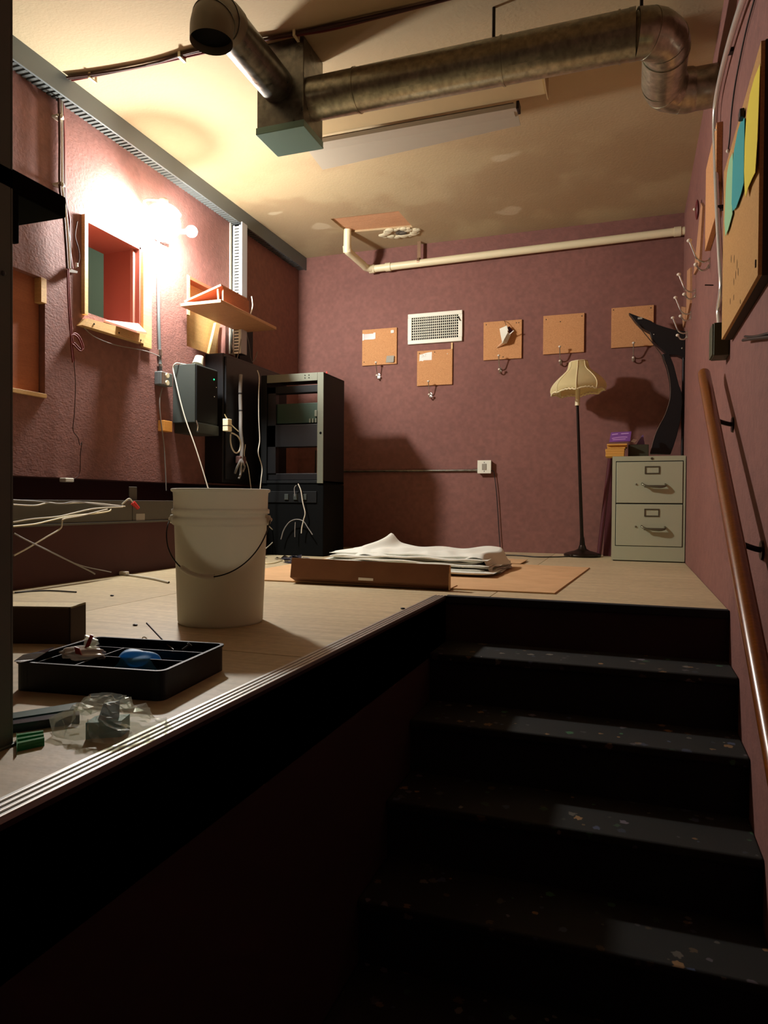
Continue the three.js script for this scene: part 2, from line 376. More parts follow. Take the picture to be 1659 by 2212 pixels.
// ------------------------------------------------------------------ ceiling: ducts, light fitting, drain
{
  const t = thing('air_duct', 'round galvanised duct run with a square drop box under the ceiling', 'duct', V(-1.5, 2.05, -2.93));
  const yD = 2.218, zD = -2.93, r = 0.09, xe = 0.115;
  const bx = [-1.622, -1.388, 2.05, YC - 0.002, -3.035, -2.83];
  const b = part(t, 'drop_box', rbox(...bx, 0.004, 2), M.galv);
  sub(t, b, 'bottom_cap', [rbox(bx[0] - 0.004, bx[1] + 0.004, 2.044, 2.052, bx[4] - 0.004, bx[5] + 0.004, 0.002, 1), box(bx[0] - 0.003, bx[1] + 0.003, 2.05, 2.075, bx[5] - 0.001, bx[5] + 0.003), box(bx[1] - 0.001, bx[1] + 0.003, 2.05, 2.075, bx[4], bx[5])], std(0x86a89c, 0.45, 0.4));
  // main horizontal run
  part(t, 'duct_pipe', cyl(V(bx[1] - 0.01, yD, zD), V(xe - 0.13, yD, zD), r, r, 40), M.duct);
  for (const x of [-1.17, -0.52, -0.06]) part(t, 'duct_seam', cyl(V(x - 0.004, yD, zD), V(x + 0.004, yD, zD), r + 0.0035, r + 0.0035, 40), M.duct);
  // two flat bends shift the run away from the stairs before it meets the wall
  const R = 0.115;
  const bend = (cx, cz, a0, a1) => {                       // a segmented bend lying flat under the ceiling
    const P = (a) => V(cx + R * Math.cos(a), yD, cz + R * Math.sin(a)), g = [];
    for (let i = 0; i < 4; i++) { const A = a0 + (a1 - a0) * i / 4, B = a0 + (a1 - a0) * (i + 1) / 4; g.push(cyl(P(A), P(B), r + (i % 2) * 0.002, r + (i % 2) * 0.002, 36), ball(P(B), r, 28, 20)); }
    return g;
  };
  const zW = -3.40;
  part(t, 'elbow', [...bend(xe - R, zD - R, Math.PI / 2, 0), cyl(V(xe - 0.14, yD, zD), V(xe - R, yD, zD), r + 0.002, r + 0.002, 36)], M.duct);
  part(t, 'duct_pipe', cyl(V(xe, yD, zD - R), V(xe, yD, zW + R), r, r, 36), M.duct);
  part(t, 'elbow', bend(xe + R, zW + R, Math.PI, Math.PI * 1.5), M.duct);
  part(t, 'duct_pipe', cyl(V(xe + R, yD, zW), V(XR, yD, zW), r - 0.003, r - 0.003, 36), M.duct);
  part(t, 'duct_seam', cyl(V(xe, yD, zD - R - 0.02), V(xe, yD, zD - R - 0.03), r + 0.004, r + 0.004, 36), M.duct);
  // branch that comes towards the stairs and turns down, open at the end
  const pb = V(-1.52, 2.25, -2.84), pe = V(-1.515, 2.25, -2.40), r2 = 0.077;
  part(t, 'branch_pipe', cyl(pb, pe, r2, r2, 36, true), M.galv);
  part(t, 'branch_clip', [box(-1.60, -1.585, 2.228, 2.25, -2.60, -2.57), cyl(V(-1.604, 2.24, -2.585), V(-1.585, 2.24, -2.585), 0.006, 0.006, 10)], M.chrome);
  {
    const c = V(pe.x, 2.25 - 0.1, pe.z), P = (a) => V(c.x, c.y + 0.1 * Math.sin(a), c.z + 0.1 * Math.cos(a));
    const arc = Array.from({ length: 9 }, (_, i) => P(Math.PI / 2 * (1 - i / 8))); arc.unshift(V(pe.x, 2.25, pe.z - 0.03)); arc.push(P(0).add(V(0, -0.035, 0)));
    part(t, 'open_elbow', new THREE.TubeGeometry(new THREE.CatmullRomCurve3(arc), 40, r2 + 0.003, 36, false), std(0x7d7462, 0.5, 0.5, { side: THREE.DoubleSide }));
    for (const k of [3, 6]) { const q = arc[k], d = arc[k + 1].clone().sub(q).normalize(); part(t, 'duct_seam', cyl(q.clone().addScaledVector(d, -0.003), q.clone().addScaledVector(d, 0.003), r2 + 0.006, r2 + 0.006, 36), M.galv); }
    part(t, 'duct_damper', cyl(P(0).add(V(0, 0.0, 0)), P(0).add(V(0, -0.004, 0)), r2, r2, 32), M.blackMatte);
  }
  // threaded hanger rods
  for (const x of [-0.56, 0.02]) part(t, 'hanger_rod', cyl(V(x, yD + r - 0.004, zD), V(x, YC, zD), 0.007, 0.007, 10), M.bracket);
}
{
  const t = thing('strip_light', 'long unlit fluorescent strip light with a cream reflector behind the duct', 'light', V(-1.1, 2.3, -3.5));
  part(t, 'housing', [rbox(-1.66, -0.395, 2.335, YC - 0.004, -3.44, -3.275, 0.012, 3)], M.fixtureCream);
  part(t, 'end_plate', extrudeX([V(0, 2.312, -3.44), V(0, 2.312, -3.36), V(0, 2.33, -3.275), V(0, YC - 0.01, -3.275), V(0, YC - 0.01, -3.44)], -0.397, 0.006), M.fixtureCream);
  part(t, 'reflector', [hexa(V(-1.69, 2.295, -3.435), V(-0.545, 2.295, -3.435), V(-0.545, 2.305, -3.50), V(-1.69, 2.305, -3.50), V(0, 0.004, 0)), hexa(V(-1.69, 2.305, -3.50), V(-0.545, 2.305, -3.50), V(-0.545, 2.288, -3.585), V(-1.69, 2.288, -3.70), V(0, 0.004, 0)), box(-1.69, -0.545, 2.295, 2.318, -3.436, -3.431)], M.fixture);
  part(t, 'channel', [box(-1.66, -0.56, 2.30, 2.34, -3.52, -3.46)], M.fixture);
  part(t, 'end_cap', [rbox(-0.545, -0.53, 2.296, 2.335, -3.5, -3.44, 0.004, 2)], M.bracket);
}
{ // torn board that closes the hole round the drain
  single('ceiling_panel', 'reddish plywood patch closing the square hole in the ceiling', 'panel', extrudeY([V(-2.12, 0, -4.70), V(-1.55, 0, -4.72), V(-1.54, 0, -5.08), V(-2.1, 0, -5.03)], YC + 0.014, 0.012), std(0xffffff, 0.75, 0, { map: woodGrain([204, 150, 108], [222, 172, 130], 0.6, 0.44) }));
  const c = V(-1.69, YC, -5.13), lumps = [];
  for (let i = 0; i < 26; i++) { const a = i / 26 * 6.283, R = 0.085 + rr(-0.02, 0.02); lumps.push(ball(V(c.x + R * 1.5 * Math.cos(a), YC - 0.001, c.z + R * Math.sin(a) * 0.8), rr(0.016, 0.034), 8, 6, 1.3, 0.45, 1)); }
  const pd = thing('plaster_damage', 'broken white plaster around a small dark hole beside the ceiling patch', 'plaster', c.clone());
  part(pd, 'plaster', lumps, std(0xd8cfae, 0.95));
  part(pd, 'hole', [cyl(V(c.x + 0.01, YC - 0.008, c.z), V(c.x + 0.01, YC - 0.003, c.z), 0.03, 0.045, 14), ball(V(c.x + 0.03, YC - 0.006, c.z + 0.01), 0.022, 8, 6, 1.5, 0.5, 1)], std(0x5d564a, 0.95));
}
{
  const z = -5.345, y1 = 2.27, y2 = 2.296, r = 0.0285;
  const t = thing('drain_pipe', 'cream plastic drain pipe running along the top of the back wall', 'pipe', V(-0.8, 2.25, z));
  const top = V(-2.055, YC + 0.012, -4.96), bend = V(-2.075, 2.31, -5.0), low = V(-2.03, y1, -5.30);
  part(t, 'pipe_run', [cyl(V(-1.98, y1, z), V(XR, y2, z), r, r, 24)], M.pvc);
  part(t, 'pipe_drop', [cyl(top, bend, r, r, 24)], M.pvc);
  part(t, 'pipe_diagonal', [tube([bend.clone().add(V(0, 0.02, 0)), bend, bend.clone().lerp(low, 0.25), bend.clone().lerp(low, 0.8), low, V(-1.98, y1, z)], r, 40, 18)], M.pvc);
  part(t, 'coupling', cyl(bend.clone().add(V(0, 0.035, 0.002)), bend.clone().add(V(0, -0.012, -0.01)), r + 0.005, r + 0.005, 24), M.pvc);
  for (const x of [-2.0, -1.86, 0.29]) part(t, 'coupling', cyl(V(x - 0.02, y1 + 0.0112 * (x + 1.98), z), V(x + 0.025, y1 + 0.0113 * (x + 1.98), z), r + 0.005, r + 0.005, 24), M.pvc);
  const xs = at(905, 560, 'z', z).x;
  part(t, 'strap', [cyl(V(xs - 0.01, 2.285, z), V(xs + 0.01, 2.285, z), r + 0.003, r + 0.003, 24), box(xs - 0.014, xs + 0.014, 2.30, YC, z - 0.002, z + 0.002)], M.copper);
}
function cable(name, label, pts, r, m, cat = 'cable', rad = 6) { return single(name, label, cat, tube(pts, r, Math.max(16, pts.length * 10), rad), m); }
{ // red and brown wires stapled across the ceiling
  const t = thing('wire_bundle', 'bundle of red and brown wires stapled across the ceiling', 'wires', at(300, 130, 'y', YC));
  const px = [[150, 170], [230, 158], [330, 137], [420, 114], [520, 95], [600, 80], [700, 62], [800, 40], [950, 2], [1040, -25]];
  [[0, M.cableRed, 0.006], [0.014, M.cableBrown, 0.006], [-0.012, M.cableRed, 0.005], [0.006, M.cableBrown, 0.005]].forEach(([o, m, r], k) => {
    part(t, 'wire', tube(px.map(([a, b], i) => { const p = at(a, b, 'y', YC - 0.01); p.z += o * (0.8 + 0.5 * Math.sin(i * 2 + k)); p.y -= 0.004 * (k % 2); return p; }), r, 90, 6), m);
  });
  for (const [a, b] of [[200, 164], [393, 119], [640, 73]]) { const p = at(a, b, 'y', YC - 0.006); part(t, 'staple', [box(p.x - 0.006, p.x + 0.006, YC - 0.026, YC, p.z - 0.024, p.z - 0.02), box(p.x - 0.006, p.x + 0.006, YC - 0.026, YC, p.z + 0.02, p.z + 0.024), box(p.x - 0.006, p.x + 0.006, YC - 0.028, YC - 0.022, p.z - 0.024, p.z + 0.024)], M.pvc); }
}

// ------------------------------------------------------------------ left wall
{
  const c1 = at(353, 484, 'x', -2.55), c2 = at(414, 500, 'x', -2.55), by = 1.98, bz = at(343, 600, 'x', XL).z;
  const t = thing('wall_lamp', 'glowing white globe bulb with a smaller one beside it high on the left wall', 'lamp', V(XL, by, bz));
  part(t, 'lamp_box', [rbox(XL, XL + 0.045, by - 0.05, by + 0.05, bz - 0.05, bz + 0.05, 0.01, 3)], M.steelGrey);
  const hub = V(XL + 0.06, by + 0.01, bz - 0.01);
  const s1 = c1.clone().add(V(0, 0.114, 0)), s1t = s1.clone().add(V(0, 0.022, 0));
  part(t, 'socket', [cyl(s1, s1t, 0.03, 0.026, 20), ball(s1t, 0.026, 16, 10, 1, 0.5, 1)], M.whitePaint);
  const dome = [];
  for (let i = 0; i <= 12; i++) { const q = (i / 12) * 58 * Math.PI / 180; dome.push([0.116 * Math.sin(q), 0.116 * Math.cos(q)]); }
  part(t, 'glass_shade', lathe(dome, c1, 44), phys(0xf2efe8, { roughness: 0.97, transmission: 0.42, thickness: 0, side: THREE.DoubleSide }));
  part(t, 'arm', tube([V(XL + 0.04, by, bz), V(XL + 0.05, by + 0.03, bz - 0.03), V(XL + 0.03, s1t.y - 0.01, s1t.z + 0.03), s1t.clone().add(V(-0.02, 0, 0.01)), s1t], 0.008, 40, 10), M.whitePaint);
  part(t, 'socket', [cyl(hub, c2.clone().lerp(hub, 0.2), 0.012, 0.016, 16)], M.whitePaint);
  [c1, c2].forEach((c, i) => {
    const g = new THREE.SphereGeometry(BULBS[i].r, 32, 20); g.translate(c.x, c.y, c.z);
    const m = new THREE.MeshStandardMaterial({ color: 0xffffff, emissive: 0xfff4ea, emissiveIntensity: 6, roughness: 0.4 });
    const b = part(t, 'bulb', g, m); b.castShadow = false;
    const l = new THREE.PointLight(LAMP, BULBS[i].i, 0, 2); l.position.copy(c).sub(t.position); l.castShadow = true; l.shadow.radius = i ? 1.2 : 3.6; l.shadow.mapSize.set(2048, 2048);
    l.name = 'bulb_light'; t.add(l);
  });
}
{
  const x = XL + 0.014, p = [[342, 515], [342, 600], [343, 700], [345, 765], [347, 800]].map(([a, b]) => at(a, b, 'x', x));
  const t = thing('wall_conduit', 'thin metal conduit from the wall lamp down to a switch box', 'conduit', p[4].clone());
  part(t, 'conduit', tube(p, 0.0095, 40, 12), M.steelGrey);
  for (const [u, v] of [[0.025, -0.01], [-0.06, -0.075]]) part(t, 'connector', cyl(p[3].clone().add(V(0, u, 0)), p[3].clone().add(V(0, v, 0)), 0.015, 0.015, 14), M.chrome);
  const a = at(333, 802, 'x', XL), b = at(360, 838, 'x', XL);
  const s = thing('switch_box', 'grey metal outlet box at the foot of the left wall conduit', 'outlet', V(XL, b.y, (a.z + b.z) / 2));
  part(s, 'box', rbox(XL, XL + 0.05, b.y, a.y, b.z + 0.01, a.z, 0.006, 2), M.steelGrey);
  part(s, 'cover_plate', rbox(XL + 0.048, XL + 0.054, b.y + 0.004, a.y - 0.004, b.z + 0.014, a.z - 0.004, 0.003, 2), M.chrome);
  const mz = (a.z + b.z) / 2 + 0.005;
  for (const dy of [-0.022, 0.022]) part(s, 'receptacle', [cyl(V(XL + 0.052, (a.y + b.y) / 2 + dy, mz), V(XL + 0.058, (a.y + b.y) / 2 + dy, mz), 0.016, 0.015, 18)], M.pvc);
  const w = at(341, 908, 'x', XL), w2 = at(359, 934, 'x', XL);
  single('wood_block', 'small yellow wooden block fixed on the wall below the outlet box', 'block', rbox(XL, XL + 0.045, w2.y, w.y, w2.z, w.z, 0.003, 2), std(0xffffff, 0.6, 0, { map: woodGrain([210, 140, 56], [230, 164, 80], 0.3, 0.7) }));
  cable('thin_cable', 'thin grey cable hanging below the outlet box past the wooden block', [[350, 838], [345, 866], [347, 905], [354, 960], [357, 1010], [359, 1060]].map(([q, r]) => at(q, r, 'x', XL + 0.03)), 0.004, M.cableGrey);
}
// frames round the booth openings
{
  const [z0, z1, y0, y1] = [-3.37, -2.93, 1.36, 1.842];
  const t = thing('opening_frame', 'raw pine frame around the square booth opening left of the lamp', 'frame', V(XL, y0, (z0 + z1) / 2));
  part(t, 'stile', rbox(XL - 0.001, XL + 0.022, y0 - 0.02, y1 + 0.012, z1, z1 + 0.026, 0.002, 1), M.pine);
  part(t, 'stile', rbox(XL - 0.001, XL + 0.02, y0 - 0.09, y1 - 0.01, z0 - 0.075, z0, 0.002, 1), M.pine);
  const a = at(191, 688, 'x', -2.65), b = at(178, 702, 'x', -2.65), c = at(310, 742, 'x', -2.65), d = at(316, 722, 'x', -2.65);
  const sill = part(t, 'sill', hexa(a, b, c, d, V(-0.042, 0, 0)), M.pine);
  for (const [q, r] of [[203, 700], [257, 719], [304, 735]]) { const p = at(q, r, 'x', -2.649); sub(t, sill, 'screw', cyl(p, p.clone().add(V(0.002, 0, 0)), 0.005, 0.005, 8), M.wire); }
  const A = at(224, 695, 'x', -2.69), B = at(300, 703, 'x', -2.66), C = at(318, 722, 'x', -2.60), D = at(296, 719, 'x', -2.58);
  single('loose_board', 'small brown board lying tilted on the sill of the framed opening', 'board', hexa(A, B, C, D, V(-0.004, 0.012, 0)), M.brownBoard);
  part(t, 'jamb', [box(XL - 0.255, XL, y0 - 0.0, y1, z0 - 0.001, z0 + 0.012)], std(0x9a5648, 0.7));
  part(t, 'jamb', [box(XL - 0.255, XL, y0, y1, z1 - 0.012, z1 + 0.001)], std(0x9a5648, 0.7));
  part(t, 'jamb', [box(XL - 0.255, XL, y1 - 0.012, y1 + 0.001, z0, z1)], std(0x9a5648, 0.7));
  part(t, 'bead', [box(XL - 0.05, XL - 0.03, y0, y1, z0 + 0.012, z0 + 0.03)], std(0xa86a5a, 0.7));
  single('blue_board', 'dark blue panel standing in the booth behind the framed opening', 'panel', rbox(-3.5, -3.44, 0.9, 1.68, -3.72, -3.2, 0.006, 2), std(0x28304a, 0.6));
}
{
  const t = thing('opening_frame', 'pine lining of the half hidden booth opening by the metal post', 'frame', V(XL, 0.89, -2.45));
  const z0 = -2.667;
  part(t, 'stile', rbox(XL - 0.04, XL + 0.006, 1.33, 1.45, z0 - 0.004, z0 + 0.03, 0.002, 1), M.pine);
  part(t, 'sill', rbox(XL - 0.04, XL + 0.012, 0.872, 0.892, z0, -2.2, 0.002, 1), M.pine);
  part(t, 'back_panel', box(XL - 0.05, XL - 0.035, 0.9, 1.45, z0 + 0.004, -2.2), M.brownBoard);
}
{
  const z0 = -4.27, z1 = -3.817, y0 = 1.37, y1 = 1.825;
  const t = thing('opening_frame', 'booth opening behind the wall shelf closed with tan plywood', 'frame', V(XL, y0, (z0 + z1) / 2));
  part(t, 'stile', rbox(XL - 0.05, XL + 0.004, y0 + 0.2, y1, z1 - 0.03, z1, 0.002, 1), M.pine);
  part(t, 'head', rbox(XL - 0.1, XL + 0.002, y1 - 0.022, y1, z0, z1, 0.002, 1), M.brownBoard);
  part(t, 'plywood_panel', box(XL - 0.075, XL - 0.06, y0, y1, z0, z1), M.tanPly);
  const s = [at(467, 697, 'x', XL - 0.02), at(476, 700, 'x', XL - 0.02), at(462, 772, 'x', XL - 0.02), at(450, 772, 'x', XL - 0.02)];
  single('pine_strip', 'pale pine strip leaning across the plywood under the wall shelf', 'stick', hexa(...s, V(-0.02, 0, 0)), M.pine);
}
{ // slotted wiring duct
  const t = thing('wiring_duct', 'white slotted wiring duct standing upright beside the lamp', 'wiring duct', V(XL, 1.42, -4.36));
  const x1 = -2.597, z0 = -4.395, z1 = -4.328, y0 = 1.42, y1 = 2.343;
  part(t, 'back_strip', rbox(XL, XL + 0.006, y0, y1, z0, z1 + 0.012, 0.002, 1), M.whitePaint);
  part(t, 'cover', rbox(x1 - 0.006, x1 + 0.004, y0, y1, z0 - 0.003, z1 + 0.003, 0.003, 2), std(0xb9bcc0, 0.5));
  part(t, 'side_wall', box(XL, x1, y0, y1, z0, z0 + 0.003), M.steelGrey);
  part(t, 'cable_fill', box(XL + 0.008, x1 - 0.01, y0 + 0.01, y1 - 0.01, z0 + 0.006, z1 - 0.008), M.blackMatte);
  for (let y = y0; y < y1 - 0.02; y += 0.0215) part(t, 'finger', [box(XL + 0.03, x1 - 0.004, y, y + 0.014, z1 - 0.003, z1), box(XL + 0.022, XL + 0.034, y, y + 0.0215, z1 - 0.003, z1), box(x1 - 0.022, x1 - 0.004, y + 0.013, y + 0.0215, z1 - 0.003, z1)], M.whitePaint);
}
{ // shelf and what lies on it
  const A = at(391, 662, 'x', XL + 0.035), B = at(477, 651, 'z', A.z), y = A.y;
  const xr = B.x, z1 = A.z, z0 = -4.42;
  single('wall_shelf', 'pale particle board shelf fixed below the wiring duct', 'shelf', rbox(XL + 0.03, xr, y, y + 0.02, z0, z1, 0.003, 2), M.shelfBoard);
  const t = thing('wooden_tray', 'open shallow reddish wooden box tilted on the wall shelf', 'tray', V(-2.55, y + 0.02, -4.15));
  const p = (x, dy, z) => V(x, y + 0.021 + dy, z);
  part(t, 'bottom', hexa(p(-2.64, 0.004, z1 - 0.02), p(-2.41, 0.004, z1 - 0.10), p(-2.41, 0.004, z1 - 0.46), p(-2.64, 0.004, z1 - 0.46), V(0, 0.008, 0)), M.brownBoard);
  part(t, 'lid', hexa(p(-2.65, 0.012, z1 - 0.03), p(-2.43, 0.115, z1 - 0.10), p(-2.43, 0.115, z1 - 0.42), p(-2.65, 0.012, z1 - 0.42), V(-0.004, 0.012, 0)), M.brownBoard);
  part(t, 'side', hexa(p(-2.44, 0.01, z1 - 0.125), p(-2.44, 0.112, z1 - 0.125), p(-2.44, 0.112, z1 - 0.44), p(-2.44, 0.01, z1 - 0.44), V(0.01, 0, 0)), M.brownBoard);
  part(t, 'prop', hexa(p(-2.455, 0.008, z1 - 0.10), p(-2.445, 0.008, z1 - 0.10), p(-2.452, 0.10, z1 - 0.10), p(-2.462, 0.10, z1 - 0.10), V(0, 0, -0.01)), M.pine);
  const h = at(545, 650, 'x', -2.45);
  single('wire_end', 'short white wire end standing up behind the wooden box', 'wire', tube([V(h.x - 0.03, y + 0.022, h.z), h.clone().add(V(0, -0.05, 0)), h, h.clone().add(V(-0.003, 0.03, 0.005))], 0.004, 20, 6), M.cableWhite);
}
{ // wires hanging down the left wall
  const px = [[131, 212], [131, 300], [133, 398], [137, 440], [142, 475], [146, 530], [148, 580]];
  const t = thing('hanging_wires', 'bundle of red and white wires clipped down the left wall', 'wires', at(148, 580, 'x', XL));
  const L = [[0, M.cableRed], [4, M.cableBrown], [-4, M.cableBrown], [7, M.cableRed], [2, M.cableWhite]];
  L.forEach(([o, m], k) => part(t, 'wire', tube(px.map(([a, b], i) => at(a + o * (0.5 + 0.6 * Math.abs(Math.sin(i * 1.3 + k))), b, 'x', XL + 0.014 + 0.012 * ((k * 7) % 3) + (i > 3 ? 0.02 : 0))), 0.0062, 60, 7), m));
  for (const [a, b] of [[132, 252], [134, 399]]) { const p = at(a, b, 'x', XL + 0.04); part(t, 'clip', [ball(p, 0.012, 10, 8), box(XL, XL + 0.04, p.y - 0.005, p.y + 0.005, p.z - 0.02, p.z + 0.02)], M.cableWhite); }
  const tail = [[148, 580], [150, 640], [153, 690], [157, 735], [162, 742], [175, 755], [180, 750], [172, 728], [160, 720], [156, 735], [160, 780]];
  part(t, 'loop', tube(tail.map(([a, b]) => at(a, b, 'x', XL + 0.05)), 0.004, 90, 6), M.cableRed);
  part(t, 'loop', tube(tail.map(([a, b]) => at(a - 3, b + 3, 'x', XL + 0.06)), 0.004, 90, 6), M.cableRed);
  part(t, 'tail', tube([[160, 780], [163, 830], [161, 890], [158, 928], [168, 945], [173, 962], [177, 955], [174, 980], [172, 1022], [158, 1036]].map(([a, b]) => at(a, b, 'x', XL + 0.03)), 0.0022, 90, 5), M.cableBrown);
  const q = at(143, 1037, 'x', XL + 0.03);
  part(t, 'plug', rbox(q.x - 0.02, q.x + 0.02, q.y - 0.01, q.y + 0.01, q.z - 0.032, q.z + 0.025, 0.004, 2), M.whitePaint);
  const b0 = at(158, 583, 'x', XL);
  const br = thing('wire_bracket', 'small chrome bracket and coil beside the hanging wires', 'bracket', b0);
  part(br, 'arm', [hexa(at(151, 580, 'x', XL + 0.03), at(168, 586, 'x', XL + 0.03), at(167, 590, 'x', XL + 0.03), at(150, 588, 'x', XL + 0.03), V(-0.03, 0, 0))], M.chrome);
  part(br, 'coil', [tube(Array.from({ length: 26 }, (_, i) => V(XL + 0.02 + 0.008 * Math.cos(i * 1.1), b0.y + 0.012 + 0.02 * (i / 26), b0.z + 0.008 * Math.sin(i * 1.1))), 0.0025, 120, 5)], M.chrome);
  const f = [[167, 478], [163, 500], [163, 515], [170, 540], [171, 560], [166, 578]].map(([a, b]) => at(a, b, 'x', XL + 0.012));
  cable('thin_cable', 'short kinked grey wire beside the left edge of the framed opening', f, 0.003, M.cableBrown);
  cable('thin_cable', 'thin wire sagging from the framed opening sill to the conduit', [[181, 708], [205, 728], [245, 744], [285, 752], [320, 760], [345, 770]].map(([a, b]) => at(a, b, 'x', XL + 0.03)), 0.0025, M.cableGrey);
}
// low wireway and loose wires
{
  const x = -2.425;
  const t = thing('wireway', 'open grey metal wireway along the foot of the left wall', 'wireway', V(x, 0.27, -3.2));
  part(t, 'front_plate', rbox(x - 0.004, x, 0.27, 0.378, -4.95, -0.6, 0.0015, 1), M.wirewayGrey);
  part(t, 'bottom_lip', rbox(x + 0.0005, x + 0.008, 0.262, 0.272, -4.95, -0.6, 0.002, 1), M.wirewayGrey);
  part(t, 'tray', [box(-2.62, x, 0.269, 0.274, -4.95, -0.6)], M.wirewayGrey);
  const l = at(303, 1117, 'x', x), q = at(288, 1076, 'x', x - 0.03);
  part(t, 'label_patch', rbox(x - 0.001, x + 0.002, l.y - 0.018, l.y + 0.018, l.z - 0.035, l.z + 0.035, 0.001, 1), std(0x9a968e, 0.7));
  part(t, 'bracket', rbox(q.x - 0.006, q.x, 0.36, 0.45, q.z - 0.03, q.z + 0.03, 0.002, 1), M.wirewayGrey);
  part(t, 'cover_joint', box(x - 0.001, x + 0.001, 0.27, 0.378, l.z + 0.06, l.z + 0.063), M.gap);
  const c = at(287, 1086, 'x', x + 0.02);
  const w = thing('wire_connector', 'red and white wire connector sticking out of the low wireway', 'connector', c);
  part(w, 'red_cap', cyl(c, c.clone().add(V(0.015, -0.03, -0.025)), 0.013, 0.009, 12), std(0xc8302c, 0.4));
  part(w, 'white_lead', tube([c.clone().add(V(-0.02, -0.01, 0.06)), c.clone().add(V(0, 0.02, 0.03)), c], 0.004, 16, 6), M.cableWhite);
  let wx = x + 0.012; const W = (a) => { wx += 0.009; return a.map(([p, r]) => at(p, r, 'x', wx)); };
  cable('loose_wire', 'uppermost white wire strung along the low wireway', W([[28, 1090], [75, 1092], [105, 1086], [130, 1088], [190, 1086], [270, 1094]]), 0.0035, M.cableWhite);
  cable('loose_wire', 'dim grey wire just above the white one on the wireway', W([[28, 1080], [80, 1083], [130, 1088], [165, 1084], [220, 1091], [262, 1093]]), 0.003, M.cableGrey);
  cable('loose_wire', 'pair strand of cream wire falling from the connector along the wireway', W([[28, 1128], [70, 1121], [125, 1116], [160, 1108], [195, 1100], [222, 1097], [265, 1095]]), 0.0035, M.cableWhite);
  cable('loose_wire', 'lower cream wire crossing the wireway from the metal post', W([[28, 1137], [75, 1132], [110, 1124], [150, 1115], [185, 1111], [215, 1108], [236, 1104], [240, 1100]]), 0.0035, M.pvc);
  cable('loose_wire', 'cream wire bending down off the wireway towards the post', W([[232, 1100], [180, 1113], [138, 1121], [134, 1130], [130, 1142], [100, 1160], [60, 1184], [30, 1200]]), 0.0035, M.cableWhite);
  cable('loose_wire', 'long dim wire sloping from the wireway down to the floor', W([[30, 1152], [60, 1168], [110, 1192], [150, 1212], [195, 1234], [205, 1240]]), 0.0035, M.cableGrey);
  cable('loose_wire', 'thin second dim wire sloping down behind the bucket', W([[40, 1158], [100, 1188], [170, 1220], [240, 1236]]), 0.0025, M.cableGrey);
  cable('floor_cable', 'white cable lying along the floor at the dark ledge', [[28, 1271], [55, 1265], [100, 1260], [150, 1254], [185, 1246], [215, 1240], [250, 1238], [285, 1243], [330, 1250], [365, 1258]].map(([a, b]) => at(a, b, 'y', 0.006)), 0.005, M.cableWhite);
  cable('floor_cable', 'dark thin wire lying on the floor near the carton', [[32, 1280], [70, 1277], [110, 1276], [165, 1279]].map(([a, b]) => at(a, b, 'y', 0.004)), 0.003, M.cableDark);
  const k = at(265, 1240, 'y', 0.006);
  single('floor_plug', 'small white plug on the cable by the dark ledge', 'plug', rbox(k.x - 0.03, k.x + 0.03, 0, 0.02, k.z - 0.015, k.z + 0.015, 0.006, 2), M.cableWhite);
}

{ // dim bulb of the booth behind the wall
  const p = V(-3.25, 2.25, -5.0), t = thing('booth_bulb', 'dim bulb hanging in the booth behind the left wall', 'lamp', p.clone());
  const b = part(t, 'bulb', new THREE.SphereGeometry(0.03, 16, 12).translate(p.x, p.y, p.z), new THREE.MeshStandardMaterial({ color: 0xffffff, emissive: 0xfff4ea, emissiveIntensity: 2 })); b.castShadow = false;
  part(t, 'cord', cyl(p.clone().add(V(0, 0.03, 0)), V(p.x, YC, p.z), 0.004, 0.004, 8), M.cableDark);
  part(t, 'socket', cyl(p.clone().add(V(0, 0.026, 0)), p.clone().add(V(0, 0.07, 0)), 0.016, 0.014, 12), M.cableDark);
  const l = new THREE.PointLight(0xeaf4e8, 1.4, 0, 2); l.castShadow = true; l.name = 'booth_light'; t.add(l);
}

